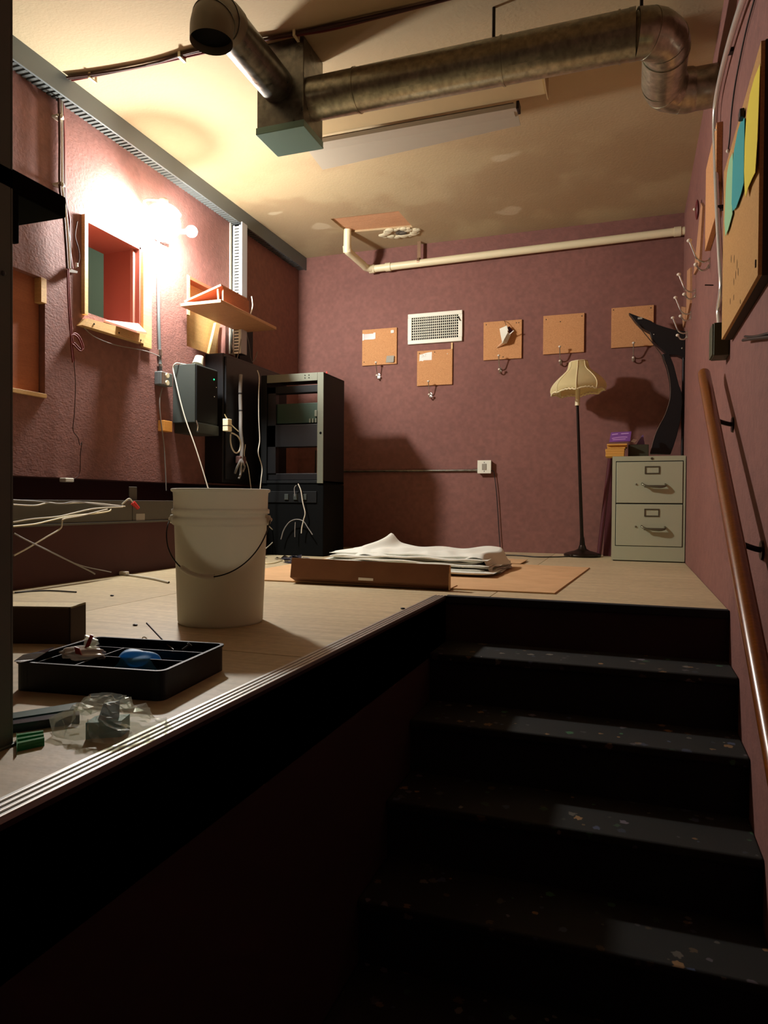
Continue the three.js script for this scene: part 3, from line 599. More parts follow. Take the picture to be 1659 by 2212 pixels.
// ------------------------------------------------------------------ equipment in the left corner
{
  const zf = -3.672, x1 = -2.528, y0 = 0.86, y1 = 1.222, z0 = -3.92;
  const t = thing('control_cabinet', 'dark grey wall cabinet with a green indicator light', 'cabinet', V(XL, y0, (zf + z0) / 2));
  part(t, 'case', rbox(XL, x1, y0, y1, z0, zf, 0.005, 2), M.greyCab);
  part(t, 'side_panel', rbox(x1 - 0.001, x1 + 0.008, y0 + 0.01, y1 - 0.008, z0 + 0.008, zf - 0.008, 0.003, 2), M.rackBlack);
  const g = at(462, 820, 'x', x1 + 0.008);
  part(t, 'indicator_light', ball(g, 0.0055, 10, 8), new THREE.MeshStandardMaterial({ color: 0x20ff90, emissive: 0x20e890, emissiveIntensity: 1.2 }));
  for (const [a, b] of [[467, 837], [463, 857]]) part(t, 'screw', ball(at(a, b, 'x', x1 + 0.008), 0.004, 8, 6), M.chrome);
  const a = at(425, 903, 'x', x1), b = at(470, 935, 'x', x1);
  part(t, 'bracket', rbox(XL, x1 + 0.01, 0.80, 0.862, b.z, zf - 0.02, 0.004, 2), M.greyCab);
  part(t, 'handle', tube([at(424, 908, 'x', x1 + 0.02), at(427, 920, 'x', x1 + 0.03), at(426, 930, 'x', x1 + 0.02)], 0.004, 16, 6), M.chrome);
  single('round_cap', 'pale round cap showing on top of the grey wall cabinet', 'cap', [cyl(at(427, 788, 'x', -2.6), at(427, 788, 'x', -2.6).add(V(0, 0.05, -0.02)), 0.035, 0.028, 18), ball(at(427, 788, 'x', -2.6).add(V(0, 0.05, -0.02)), 0.028, 14, 8, 1, 0.5, 1)], std(0xb8b09a, 0.5));
  cable('thin_cable', 'thin white cable draped over the grey cabinet down into the bucket', [[428, 791], [410, 789], [392, 786], [380, 785], [374, 796], [380, 825], [390, 868], [402, 910], [420, 960], [436, 1010], [451, 1060]].map(([p, r], i) => i < 3 ? at(p, r, 'y', 1.229) : at(p, r, 'z', -3.65)), 0.004, M.cableWhite);
}
{
  const t = thing('black_cabinet', 'shallow black equipment cabinet on the wall behind the grey one', 'cabinet', V(XL, 0.50, -4.45));
  part(t, 'case', rbox(XL + 0.002, -2.55, 0.50, 1.36, -4.86, -4.02, 0.006, 2), M.black);
  part(t, 'door', rbox(-2.552, -2.538, 0.52, 1.34, -4.84, -4.04, 0.005, 2), M.black);
  part(t, 'latch', rbox(-2.54, -2.53, 0.88, 0.93, -4.08, -4.06, 0.003, 1), M.rackBlack);
  // strapped cable bundle in front of it
  const x = -2.5;
  const P = (a) => a.map(([p, r]) => at(p, r, 'x', x));
  const c = thing('cable_bundle', 'grey strapped cable trunk hanging in front of the black cabinet', 'cable', at(522, 1000, 'x', x));
  part(c, 'trunk', tube(P([[520, 809], [519, 850], [520, 895], [520, 930], [523, 965], [520, 1000]]), 0.0125, 60, 10), M.cableGrey);
  for (const [a, b] of [[519, 850], [520, 887], [521, 922]]) { const q = at(a, b, 'x', x); part(c, 'strap', cyl(q.clone().add(V(0, 0.004, 0)), q.clone().add(V(0, -0.004, 0)), 0.0145, 0.0145, 12), M.cableDark); }
  for (const [a, b, d, e] of [[512, 1010, -0.02, 0], [520, 1022, 0.01, 0.01], [528, 1008, 0.02, 0]]) part(c, 'loose_end', tube([at(521, 990, 'x', x), at((521 + a) / 2, 1000, 'x', x + 0.02), at(a, b, 'x', x + 0.01), at(a - 4, b + 12, 'x', x + d)], 0.008, 24, 7), M.cableGrey);
  part(c, 'tape_end', [rbox(-2.53, -2.49, at(520, 1002, 'x', x).y, at(520, 985, 'x', x).y, at(530, 990, 'x', x).z, at(516, 990, 'x', x).z, 0.01, 2)], std(0x6a4a44, 0.6));
  const s = thing('white_cable_loop', 'white cable loop on a small junction block by the black cabinet', 'cable', at(490, 940, 'x', -2.47));
  const j = at(490, 920, 'x', -2.47);
  part(s, 'junction_block', rbox(j.x - 0.02, j.x + 0.02, j.y - 0.035, j.y + 0.045, j.z - 0.03, j.z + 0.02, 0.004, 2), M.pvc);
  part(s, 'block_strap', rbox(j.x - 0.021, j.x + 0.021, j.y - 0.002, j.y + 0.003, j.z - 0.031, j.z + 0.021, 0.001, 1), M.cableDark);
  const P2 = (a) => a.map(([p, r]) => at(p, r, 'x', -2.47));
  part(s, 'loop', tube(P2([[498, 938], [498, 955], [502, 970], [509, 978], [517, 974], [520, 958], [515, 944], [505, 937], [498, 935]]), 0.0052, 80, 8), M.cableWhite);
  part(s, 'lead', tube(P2([[485, 895], [492, 907], [502, 920], [515, 932]]), 0.0035, 30, 6), M.pvc);
  cable('hanging_cable', 'long white cable hanging between the black cabinet and the open rack', [[556, 800], [560, 815], [559, 850], [559, 900], [561, 950], [558, 978], [566, 1010], [564, 1035], [562, 1060], [563, 1085], [567, 1110], [580, 1135], [598, 1155], [590, 1170], [570, 1188], [556, 1196]].map(([p, r]) => at(p, r, 'x', -2.38)), 0.0035, M.cableWhite);
  cable('hanging_cable', 'thin white cable end dropping into the bucket beside the cabinet', P([[530, 960], [528, 985], [536, 1010], [541, 1045], [543, 1062]]), 0.0035, M.cableWhite);
  cable('hanging_cable', 'thin wire zigzagging on hooks under the wall shelf', [[524, 712], [520, 735], [516, 760], [510, 778], [504, 762], [500, 738]].map(([p, r]) => at(p, r, 'x', -2.6)), 0.003, M.cableGrey);
  cable('hanging_cable', 'thin wire sagging to the right under the wall shelf', [[531, 712], [538, 745], [541, 770], [545, 782], [552, 772], [556, 760]].map(([p, r]) => at(p, r, 'x', -2.6)), 0.003, M.cableGrey);
  single('backing_strip', 'dark metal strip on the wall under the shelf', 'strip', rbox(XL, XL + 0.03, 1.37, 1.68, -4.60, -4.41, 0.004, 2), M.rackBlack);
}
{
  const x0 = -2.47, x1 = -1.987, zf = -4.387, zb = -4.753, y0 = 0.505, y1 = 1.266;
  const t = thing('equipment_rack', 'open black equipment rack with a pale front rail in the left corner', 'rack', V((x0 + x1) / 2, y0, (zf + zb) / 2));
  part(t, 'side_panel', rbox(x1 - 0.012, x1, y0, y1 - 0.004, zb, zf - 0.002, 0.003, 2), M.rackBlack);
  part(t, 'side_panel', rbox(x0, x0 + 0.012, y0, y1 - 0.004, zb, zf - 0.002, 0.003, 2), M.rackBlack);
  part(t, 'top_panel', rbox(x0, x1, y1 - 0.012, y1, zb, zf - 0.002, 0.003, 2), M.rackBlack);
  part(t, 'bottom_panel', rbox(x0, x1, y0, y0 + 0.02, zb, zf - 0.002, 0.003, 2), M.rackBlack);
  const rail = part(t, 'front_rail', rbox(x1 - 0.046, x1, y0, y1, zf - 0.004, zf + 0.003, 0.002, 1), M.rackRail);
  sub(t, rail, 'slot', cyl(V(x1 - 0.02, 0.85, zf + 0.001), V(x1 - 0.02, 0.85, zf + 0.0042), 0.009, 0.009, 12), M.blackMatte);
  part(t, 'front_rail', rbox(x0, x0 + 0.046, y0, y1, zf - 0.004, zf + 0.003, 0.002, 1), M.rackBlack);
  const head = part(t, 'head_rail', rbox(x0 + 0.046, x1 - 0.046, y1 - 0.055, y1, zf - 0.004, zf + 0.003, 0.002, 1), M.rackRail);
  for (const [a, b] of [[0.14, 0.016], [0.11, 0.016], [0.14, 0.034], [0.11, 0.034]]) sub(t, head, 'hole', cyl(V(x1 - a, y1 - b, zf + 0.001), V(x1 - a, y1 - b, zf + 0.0045), 0.004, 0.004, 8), M.blackMatte);
  // mounted units
  part(t, 'top_unit', rbox(x0 + 0.02, x1 - 0.05, 1.135, 1.185, zf - 0.08, zf - 0.012, 0.003, 2), M.rackBlack);
  const u = part(t, 'circuit_unit', rbox(x0 + 0.02, x1 - 0.05, 0.925, 1.065, zf - 0.16, zf - 0.03, 0.004, 2), std(0x123020, 0.5));
  for (let i = 0; i < 3; i++) sub(t, u, 'terminal', rbox(x1 - 0.12 + i * 0.022, x1 - 0.107 + i * 0.022, 0.925, 0.955, zf - 0.032, zf - 0.022, 0.002, 1), M.rackRail);
  sub(t, u, 'terminal', rbox(x1 - 0.075, x1 - 0.055, 0.965, 1.01, zf - 0.032, zf - 0.012, 0.004, 1), M.rackRail);
  part(t, 'blank_unit', rbox(x0 + 0.02, x1 - 0.05, 0.76, 0.915, zf - 0.10, zf - 0.012, 0.003, 2), M.black);
  part(t, 'lower_unit', rbox(x0 + 0.02, x1 - 0.05, 0.528, 0.575, zf - 0.30, zf - 0.02, 0.003, 2), M.black);
  part(t, 'divider_post', rbox(-2.215, -2.205, 0.575, 0.76, zf - 0.36, zf - 0.35, 0.002, 1), M.rackRail);
  part(t, 'left_filler', rbox(x0 + 0.02, -2.36, 0.575, 1.185, zf - 0.06, zf - 0.012, 0.003, 1), M.black);
  const rl = at(707, 805, 'z', -4.46);
  single('red_marker', 'tiny red marker on top of the equipment rack', 'marker', ball(V(x1 - 0.02, y1 + 0.011, -4.48), 0.009, 10, 8, 0.6, 1.2, 0.6), std(0xff3a30, 0.4));
  const b = thing('floor_cabinet', 'black cabinet standing on the floor under the open rack', 'cabinet', V((x0 + x1) / 2, 0, -4.57));
  part(b, 'case', rbox(x0 - 0.0, x1, 0.0, y0 - 0.002, -4.76, -4.395, 0.008, 2), M.blackMatte);
  part(b, 'vent_panel', rbox(x0 + 0.05, x1 - 0.05, 0.37, 0.45, -4.397, -4.387, 0.003, 1), M.rackBlack);
  for (let i = 0; i < 3; i++) part(b, 'terminal', rbox(-2.28 + i * 0.07, -2.25 + i * 0.07, 0.39, 0.43, -4.389, -4.379, 0.002, 1), M.greyCab);
  const z = -4.36, W = (a) => a.map(([p, r]) => at(p, r, 'z', z));
  cable('rack_cable', 'white cable hanging from the rack down in front of its black base', W([[644, 1045], [650, 1060], [654, 1085], [659, 1108], [656, 1122], [652, 1140], [651, 1152]]), 0.004, M.cableWhite);
  cable('rack_cable', 'short thin grey cable left of the white one at the rack base', W([[637, 1072], [636, 1055], [640, 1048]]), 0.003, M.cableGrey);
  cable('rack_cable', 'dim arched cable low in front of the rack base', W([[607, 1165], [613, 1145], [625, 1128], [640, 1122], [655, 1126], [665, 1140], [675, 1155]]), 0.0035, M.cableGrey);
  cable('rack_cable', 'short cable standing upright under the arched one', W([[638, 1128], [637, 1145], [637, 1160]]), 0.003, M.cableGrey);
  cable('rack_cable', 'thin cable curling on the floor before the rack base', [[620, 1192], [632, 1188], [645, 1189], [660, 1196], [668, 1192], [655, 1190]].map(([a, b]) => at(a, b + 14, 'y', 0.006)), 0.004, M.cableGrey);
}
{ // crumpled plastic and scraps left of the cardboard
  const t = [];
  for (let i = 0; i < 12; i++) { const p = at(rr(560, 660), rr(1204, 1216), 'y', 0.004); const a = rr(0, 6.28), l = rr(0.05, 0.11); t.push(hexa(p, p.clone().add(V(l * Math.cos(a), rr(0, 0.015), l * Math.sin(a))), p.clone().add(V(l * Math.cos(a + 0.6), rr(0.005, 0.03), l * Math.sin(a + 0.6))), p.clone().add(V(0.5 * l * Math.cos(a + 1.1), 0, 0.5 * l * Math.sin(a + 1.1))), V(0, 0.001, 0))); }
  single('plastic_scraps', 'crumpled grey plastic sheeting on the floor in front of the rack', 'plastic', t, M.plasticDark);
  cable('floor_cable', 'thin yellow cable on the floor beside the bucket and cardboard', [[556, 1213], [572, 1217], [590, 1216], [610, 1210]].map(([a, b]) => at(a, b, 'y', 0.005)), 0.004, M.pvc);
}

// ------------------------------------------------------------------ back wall
const ZW = ZB + 0.0;
{ // air return grille
  const a = at(881, 678, 'z', ZW + 0.02), b = at(998, 735, 'z', ZW + 0.02);
  const x0 = a.x, x1 = b.x, y1 = a.y - 0.004, y0 = b.y - 0.004, w = 0.032;
  const t = thing('vent_grille', 'white metal air grille on the back wall', 'vent', V((x0 + x1) / 2, y0, ZW));
  part(t, 'frame', [rbox(x0, x1, y1 - w, y1, ZW, ZW + 0.02, 0.004, 2), rbox(x0, x1, y0, y0 + w, ZW, ZW + 0.02, 0.004, 2), rbox(x0, x0 + w, y0 + w, y1 - w, ZW, ZW + 0.0195, 0.0005, 1), rbox(x1 - w, x1, y0 + w, y1 - w, ZW, ZW + 0.0195, 0.0005, 1)], M.whitePaint);
  part(t, 'dark_back', box(x0 + w * 0.8, x1 - w * 0.8, y0 + w * 0.8, y1 - w * 0.8, ZW, ZW + 0.002), M.blackMatte);
  const nx = 24, ny = 8, ix0 = x0 + w, ix1 = x1 - w, iy0 = y0 + w, iy1 = y1 - w;
  for (let i = 1; i < nx; i++) { const x = ix0 + (ix1 - ix0) * i / nx; part(t, 'vertical_blade', box(x - 0.0022, x + 0.0022, iy0, iy1, ZW + 0.010, ZW + 0.018), M.whitePaint); }
  for (let i = 1; i <= ny; i++) { const y = iy0 + (iy1 - iy0) * i / (ny + 0.6); const g = box(ix0, ix1, -0.0028, 0.0028, -0.007, 0.007); g.rotateX(0.35); g.translate(0, y, ZW + 0.0075); part(t, 'horizontal_blade', g, M.whitePaint); }
  part(t, 'lever', tube([V(x1 - 0.03, y1 - 0.05, ZW + 0.021), V(x1 - 0.022, y1 - 0.075, ZW + 0.028), V(x1 - 0.016, y1 - 0.085, ZW + 0.03)], 0.0035, 10, 6), M.bracket);
}
// five cork squares
const corks = [
  [782, 857, 710, 788, 'leftmost square cork board on the back wall, with clear tape and a grey card'],
  [900.5, 977, 756, 832, 'low square cork board under the white air grille'],
  [1044, 1127, 693, 776, 'square cork board on the back wall with a white crumpled object hanging on it'],
  [1173, 1262, 679, 763, 'plain square cork board on the back wall above the lamp shade'],
  [1320, 1412, 662, 749, 'rightmost square cork board on the back wall behind the black pointed tip'],
];
corks.forEach(([a, b, c, d, label], i) => {
  const zf = ZW + 0.014, p = at(a, (c + d) / 2 - (c - d) / 2, 'z', zf), q = at(b, (c + d) / 2, 'z', zf), m0 = at((a + b) / 2, c, 'z', zf), m1 = at((a + b) / 2, d, 'z', zf);
  const x0 = p.x, x1 = q.x, y0 = m1.y, y1 = m0.y;
  const t = thing('cork_board', label, 'cork board', V((x0 + x1) / 2, y0, ZW), 'square cork boards on the back wall');
  part(t, 'panel', rbox(x0, x1, y0, y1, ZW, zf, 0.002, 1), M.cork);
  const tack = (u, v, m = M.bracket) => part(t, 'tack', ball(V(x0 + (x1 - x0) * u, y0 + (y1 - y0) * v, zf), 0.0042, 8, 6, 1, 1, 0.6), m);
  if (i === 0) { tack(0.06, 0.1); }
  if (i === 1) { tack(0.07, 0.93); tack(0.5, 0.94); tack(0.86, 0.87, M.knob);
    single('wood_strip', 'thin wooden strip under the right end of the air grille', 'strip', rbox(x1 - 0.012, x1 + 0.001, y1, y1 + 0.05, ZW, zf - 0.002, 0.001, 1), M.pine); }
  if (i === 2) { tack(0.07, 0.93); tack(0.86, 0.92); tack(0.92, 0.92); tack(0.52, 0.06); }
  if (i === 3) { tack(0.07, 0.9); tack(0.94, 0.92); tack(0.42, 0.82); }
  if (i === 4) { tack(0.93, 0.93); tack(0.05, 0.95); }
  if (i === 0) {
    const X = (u) => x0 + (x1 - x0) * u, Y = (v) => y0 + (y1 - y0) * v;
    const k = thing('tape_patch', 'torn clear tape on the leftmost cork board', 'tape', V(X(0.2), Y(0.7), zf));
    part(k, 'film', rbox(X(0.02), X(0.37), Y(0.72), Y(0.88), zf, zf + 0.001, 0.0004, 1), M.tape);
    part(k, 'torn_edge', [rbox(X(0.33), X(0.39), Y(0.73), Y(0.90), zf, zf + 0.003, 0.001, 1), rbox(X(0.01), X(0.05), Y(0.70), Y(0.89), zf, zf + 0.003, 0.001, 1)], M.paperWhite);
    const n = thing('square_tag', 'small white square tag at the corner of the leftmost cork board', 'tag', V(X(0.87), Y(0.86), zf));
    part(n, 'tag', rbox(X(0.83), X(0.92), Y(0.85), Y(0.93), zf, zf + 0.005, 0.002, 1), M.paperWhite);
    part(n, 'pin', ball(V(X(0.875), Y(0.89), zf + 0.005), 0.003, 8, 6), M.knob);
    single('grey_card', 'small curled grey card at the bottom of the leftmost cork board', 'card', hexa(V(X(0.69), Y(0.05), zf + 0.001), V(X(0.93), Y(0.04), zf + 0.012), V(X(0.94), Y(0.22), zf + 0.012), V(X(0.72), Y(0.23), zf + 0.002), V(0, 0, 0.0015)), M.stickerGrey);
  }
  if (i === 1) {
    const X = (u) => x0 + (x1 - x0) * u, Y = (v) => y0 + (y1 - y0) * v;
    const cv = document.createElement('canvas'); cv.width = 256; cv.height = 160; const c2 = cv.getContext('2d');
    c2.fillStyle = '#f4f1e8'; c2.fillRect(0, 0, 256, 160); c2.strokeStyle = '#b9b3a4'; c2.lineWidth = 5; c2.beginPath();
    c2.moveTo(36, 52); c2.lineTo(66, 30); c2.moveTo(40, 78); c2.lineTo(78, 84); c2.lineTo(70, 40); c2.lineTo(110, 84); c2.moveTo(126, 40); c2.lineTo(130, 82); c2.moveTo(118, 40); c2.lineTo(150, 36); c2.stroke();
    const pt = new THREE.CanvasTexture(cv); pt.colorSpace = THREE.SRGBColorSpace;
    const pts = [[0.065, 0.70], [0.10, 0.715], [0.17, 0.70], [0.19, 0.725], [0.42, 0.72], [0.425, 0.95], [0.36, 0.945], [0.30, 0.94], [0.14, 0.905], [0.075, 0.89]].map(([u, v]) => V(X(u), Y(v), 0));
    const n = single('paper_note', 'torn white paper note with faint pencil marks on the low cork board', 'paper', extrudeZ(pts, zf, 0.0015), std(0xffffff, 0.85, 0, { map: pt }));
    const g = n.geometry, P = g.attributes.position, U = g.attributes.uv; g.computeBoundingBox(); const bb = g.boundingBox;
    for (let k = 0; k < P.count; k++) U.setXY(k, (P.getX(k) - bb.min.x) / (bb.max.x - bb.min.x), (P.getY(k) - bb.min.y) / (bb.max.y - bb.min.y));
  }
  if (i === 2) { // white crumpled pouch
    const Z = zf + 0.05, Q = (a, b, d = 0) => at(a, b, 'z', Z + d);
    const t2 = thing('crumpled_pouch', 'white crumpled pouch with a pointed tip hanging on a cork board', 'pouch', Q(1091, 720));
    part(t2, 'pouch', [hexa(Q(1079, 710, -0.02), Q(1088, 735, 0.03), Q(1085, 742, 0.0), Q(1081, 722, -0.02), V(0, 0, -0.012)), hexa(Q(1079, 710, -0.02), Q(1093, 704, 0.0), Q(1097, 718, 0.02), Q(1088, 735, 0.03), V(0, 0, -0.014)), hexa(Q(1097, 718, 0.02), Q(1103, 722, 0.0), Q(1094, 741, -0.01), Q(1088, 735, 0.03), V(0, 0, -0.016)), hexa(Q(1088, 735, 0.028), Q(1094, 741, -0.01), Q(1085, 742.5, -0.02), Q(1084, 740, 0), V(0, 0, -0.012)), hexa(Q(1093, 703), Q(1095, 703), Q(1098, 714, 0.02), Q(1093, 713, 0.012), V(0, 0, -0.01))], std(0xe9e6d4, 0.7));
    part(t2, 'tip', cyl(Q(1086, 740, -0.015), Q(1073, 751, -0.044), 0.010, 0.002, 10), std(0xd9b08a, 0.6));
    part(t2, 'white_stick', cyl(Q(1100, 723, 0), Q(1110, 714, 0.02), 0.004, 0.004, 8), M.paperWhite);
    part(t2, 'dark_lining', hexa(Q(1095, 707, -0.005), Q(1101, 705, -0.03), Q(1108, 714, -0.02), Q(1101, 720, -0.005), V(0, 0, -0.008)), std(0x4a2340, 0.8));
    part(t2, 'string', tube([Q(1094, 705), Q(1091, 696, -0.02), V(at(1089, 693, 'z', zf).x, at(1089, 693, 'z', zf).y, zf)], 0.0018, 12, 5), M.cableBrown);
  }
});
// double coat hooks
function makeHook(label, group) {
  const t = thing('coat_hook', label, 'hook', V(0, 0, 0), group);
  const plate = new THREE.CylinderGeometry(0.011, 0.011, 0.005, 16); plate.rotateX(Math.PI / 2); plate.scale(1, 2.1, 1); plate.translate(0, -0.012, 0.0025);
  part(t, 'back_plate', plate, M.chrome);
  part(t, 'upper_prong', tube([V(0, 0, 0.004), V(0, -0.004, 0.025), V(0, 0.012, 0.05), V(0, 0.05, 0.066), V(0, 0.082, 0.078)], 0.0042, 30, 8), M.chrome);
  part(t, 'upper_knob', ball(V(0, 0.088, 0.08), 0.0105, 14, 10, 1, 0.75, 1), M.knob);
  part(t, 'lower_prong', tube([V(0, -0.018, 0.004), V(0, -0.036, 0.016), V(0, -0.036, 0.036), V(0, -0.018, 0.05)], 0.0042, 24, 8), M.chrome);
  part(t, 'lower_knob', ball(V(0, -0.012, 0.054), 0.0095, 14, 10, 1, 0.85, 1), M.knob);
  for (const [y] of [[-0.03], [0.006]]) part(t, 'screw', ball(V(0, y, 0.005), 0.003, 8, 6), M.steelGrey);
  return t;
}
const hook0 = makeHook('chrome coat hook under the leftmost cork board on the back wall', 'coat hooks on the back wall');
const backHooks = [[819, 810], [931, 851, 'chrome coat hook under the low cork board below the air grille'], [1081, 797, 'chrome coat hook under the cork board with the crumpled pouch'], [1211, 779, 'chrome coat hook just above the lamp shade'], [1368, 772, 'chrome coat hook under the rightmost cork board']];
const hookCopy = (label, group) => { const h = hook0.clone(); h.name = numbered('coat_hook'); h.userData = { label, category: 'hook', group }; scene.add(h); return h; };
backHooks.forEach(([a, b, label], i) => { const h = i ? hookCopy(label, 'coat hooks on the back wall') : hook0; h.position.copy(at(a, b, 'z', ZW)); });
[[1535, 562, 'nearest coat hook on the right wall, below the long wooden strip'], [1504, 628, 'second nearest coat hook on the right wall'], [1494, 676, 'third coat hook on the right wall, beside the narrow wooden strips'], [1486, 718, 'farthest coat hook on the right wall, above the black object']].forEach(([a, b, label]) => {
  const h = hookCopy(label, 'coat hooks on the right wall'); h.position.copy(at(a, b, 'x', XR)); h.rotation.y = -Math.PI / 2; h.scale.setScalar(1.15);
});
{ // outlet box and its conduit
  const a = at(1032, 995, 'z', ZW + 0.045), b = at(1060, 1022, 'z', ZW + 0.045);
  const t = thing('wall_outlet', 'square metal outlet box on the back wall', 'outlet', V((a.x + b.x) / 2, b.y, ZW));
  part(t, 'box', rbox(a.x, b.x, b.y, a.y, ZW, ZW + 0.042, 0.006, 2), M.fixture);
  part(t, 'cover_plate', rbox(a.x - 0.002, b.x + 0.002, b.y - 0.002, a.y + 0.002, ZW + 0.041, ZW + 0.046, 0.002, 2), M.whitePaint);
  part(t, 'socket', rbox((a.x + b.x) / 2 - 0.018, (a.x + b.x) / 2 + 0.018, b.y + 0.025, a.y - 0.025, ZW + 0.045, ZW + 0.05, 0.006, 2), M.stickerGrey);
  for (const s of [-1, 1]) part(t, 'screw', ball(V((a.x + b.x) / 2, (a.y + b.y) / 2 + s * 0.034, ZW + 0.046), 0.004, 8, 6), M.steelGrey);
  const y = (a.y + b.y) / 2 - 0.025;
  const c = thing('outlet_conduit', 'thin metal conduit running along the back wall to the outlet box', 'conduit', V(-1.4, y, ZW + 0.012));
  part(c, 'conduit', cyl(V(-2.3, y, ZW + 0.012), V(a.x, y, ZW + 0.012), 0.009, 0.009, 14), M.galv);
  part(c, 'connector', cyl(V(a.x - 0.02, y, ZW + 0.012), V(a.x, y, ZW + 0.012), 0.013, 0.013, 14), M.galv);
  const d = [[1068, 1026], [1072, 1060], [1075, 1100], [1078, 1150], [1081, 1190]].map(([p, q]) => at(p, q, 'z', ZW + 0.02));
  cable('lamp_cord', 'thin dark cord hanging from the outlet box to the floor', [V(b.x, b.y + 0.02, ZW + 0.03), V(b.x + 0.02, b.y + 0.015, ZW + 0.03), ...d], 0.0035, M.cableDark);
  cable('lamp_cord', 'thin dark cord lying along the foot of the back wall to the lamp base', [[1088, 1199], [1120, 1200], [1160, 1203], [1200, 1203], [1232, 1202]].map(([p, q]) => at(p, q, 'y', 0.005)), 0.004, M.cableDark);
}
{ // floor lamp
  const bs = V(-0.318, 0, -5.18), top = V(-0.359, 1.09, -5.12);
  const t = thing('floor_lamp', 'old floor lamp with a cream bell shaped fabric shade', 'lamp', bs);
  part(t, 'base', [lathe([[0, 0], [0.125, 0], [0.13, 0.012], [0.122, 0.022], [0.1, 0.03], [0.055, 0.042], [0.03, 0.055], [0.022, 0.08], [0.014, 0.09], [0, 0.09]], bs, 36)], M.lampPole);
  for (let i = 0; i < 4; i++) { const a = i * Math.PI / 2 + 0.6; part(t, 'foot', ball(bs.clone().add(V(0.115 * Math.cos(a), 0.012, 0.115 * Math.sin(a))), 0.02, 10, 8, 1.2, 0.6, 1.2), M.lampPole); }
  part(t, 'pole', [cyl(bs.clone().add(V(0, 0.06, 0)), top, 0.013, 0.0095, 14), cyl(bs.clone().add(V(0, 0.08, 0)), bs.clone().add(V(-0.002, 0.14, 0.004)), 0.02, 0.014, 14)], M.lampPole);
  part(t, 'candle_sleeve', cyl(top.clone().add(V(0.0, -0.02, 0)), top.clone().add(V(0.002, 0.12, 0)), 0.017, 0.015, 14), M.pvc);
  part(t, 'harp', tube([top.clone().add(V(0, 0.1, 0)), top.clone().add(V(0.05, 0.16, 0)), top.clone().add(V(0.045, 0.24, 0)), top.clone().add(V(0, 0.29, 0))], 0.003, 24, 6), M.bracket);
  // shade: eight gored panels with a scalloped skirt
  const N = 8, seg = 10, rows = 14, y0 = 0.0, pos = [], idx = [];
  const prof = (v) => v < 0.22 ? 0.062 + 0.010 * v / 0.22 : v < 0.9 ? 0.072 + 0.118 * Math.pow(Math.sin((v - 0.22) / 0.68 * Math.PI / 2), 1.25) : 0.19 - 0.006 * (v - 0.9) / 0.1;
  const C = V(top.x + 0.004, 0, top.z), yt = 1.377, H = 0.211;
  const tilt = (p) => p.add(V(0, (p.x - C.x) * 0.07, 0));
  const shp = (a, v) => {
    const k = (a / (2 * Math.PI) * N) % 1, w = Math.abs(k - 0.5) * 2;                // 0 mid panel, 1 at the rib
    const R = prof(v) * (1 - 0.055 * (1 - w * w)) ;
    const drop = v > 0.82 ? -0.022 * (1 - w * w) * (v - 0.82) / 0.18 + 0.012 * Math.sin(a * 40) * (v - 0.9 > 0 ? 0.25 : 0) : 0;
    return tilt(V(C.x + R * Math.cos(a), yt - H * v + drop * -0.6, C.z + R * Math.sin(a)));
  };
  for (let n = 0; n < N; n++) {
    const g = new THREE.BufferGeometry(), P = [], I = [];
    for (let j = 0; j <= rows; j++) for (let i = 0; i <= seg; i++) { const q = shp((n + i / seg) * 2 * Math.PI / N + 1e-5, j / rows); P.push(q.x, q.y, q.z); }
    for (let j = 0; j < rows; j++) for (let i = 0; i < seg; i++) { const a = j * (seg + 1) + i; I.push(a, a + 1, a + seg + 1, a + 1, a + seg + 2, a + seg + 1); }
    g.setAttribute('position', new THREE.Float32BufferAttribute(P, 3)); g.setIndex(I); g.computeVertexNormals();
    part(t, 'shade_panel', g, M.shade);
    part(t, 'shade_rib', tube(Array.from({ length: 12 }, (_, j) => shp(n * 2 * Math.PI / N + 1e-5, j / 11)), 0.0035, 24, 6), M.shadeTrim);
    part(t, 'fringe', [tube(Array.from({ length: 12 }, (_, i) => shp((n + i / 11) * 2 * Math.PI / N + 1e-5, 1).add(V(0, -0.006 - 0.004 * Math.abs(Math.sin(i * 1.7)), 0))), 0.0065, 30, 6)], M.shadeTrim);
  }
  part(t, 'top_ring', tube(Array.from({ length: 25 }, (_, i) => shp(i / 24 * 2 * Math.PI + 1e-5, 0)), 0.004, 60, 6), M.shadeTrim);
}
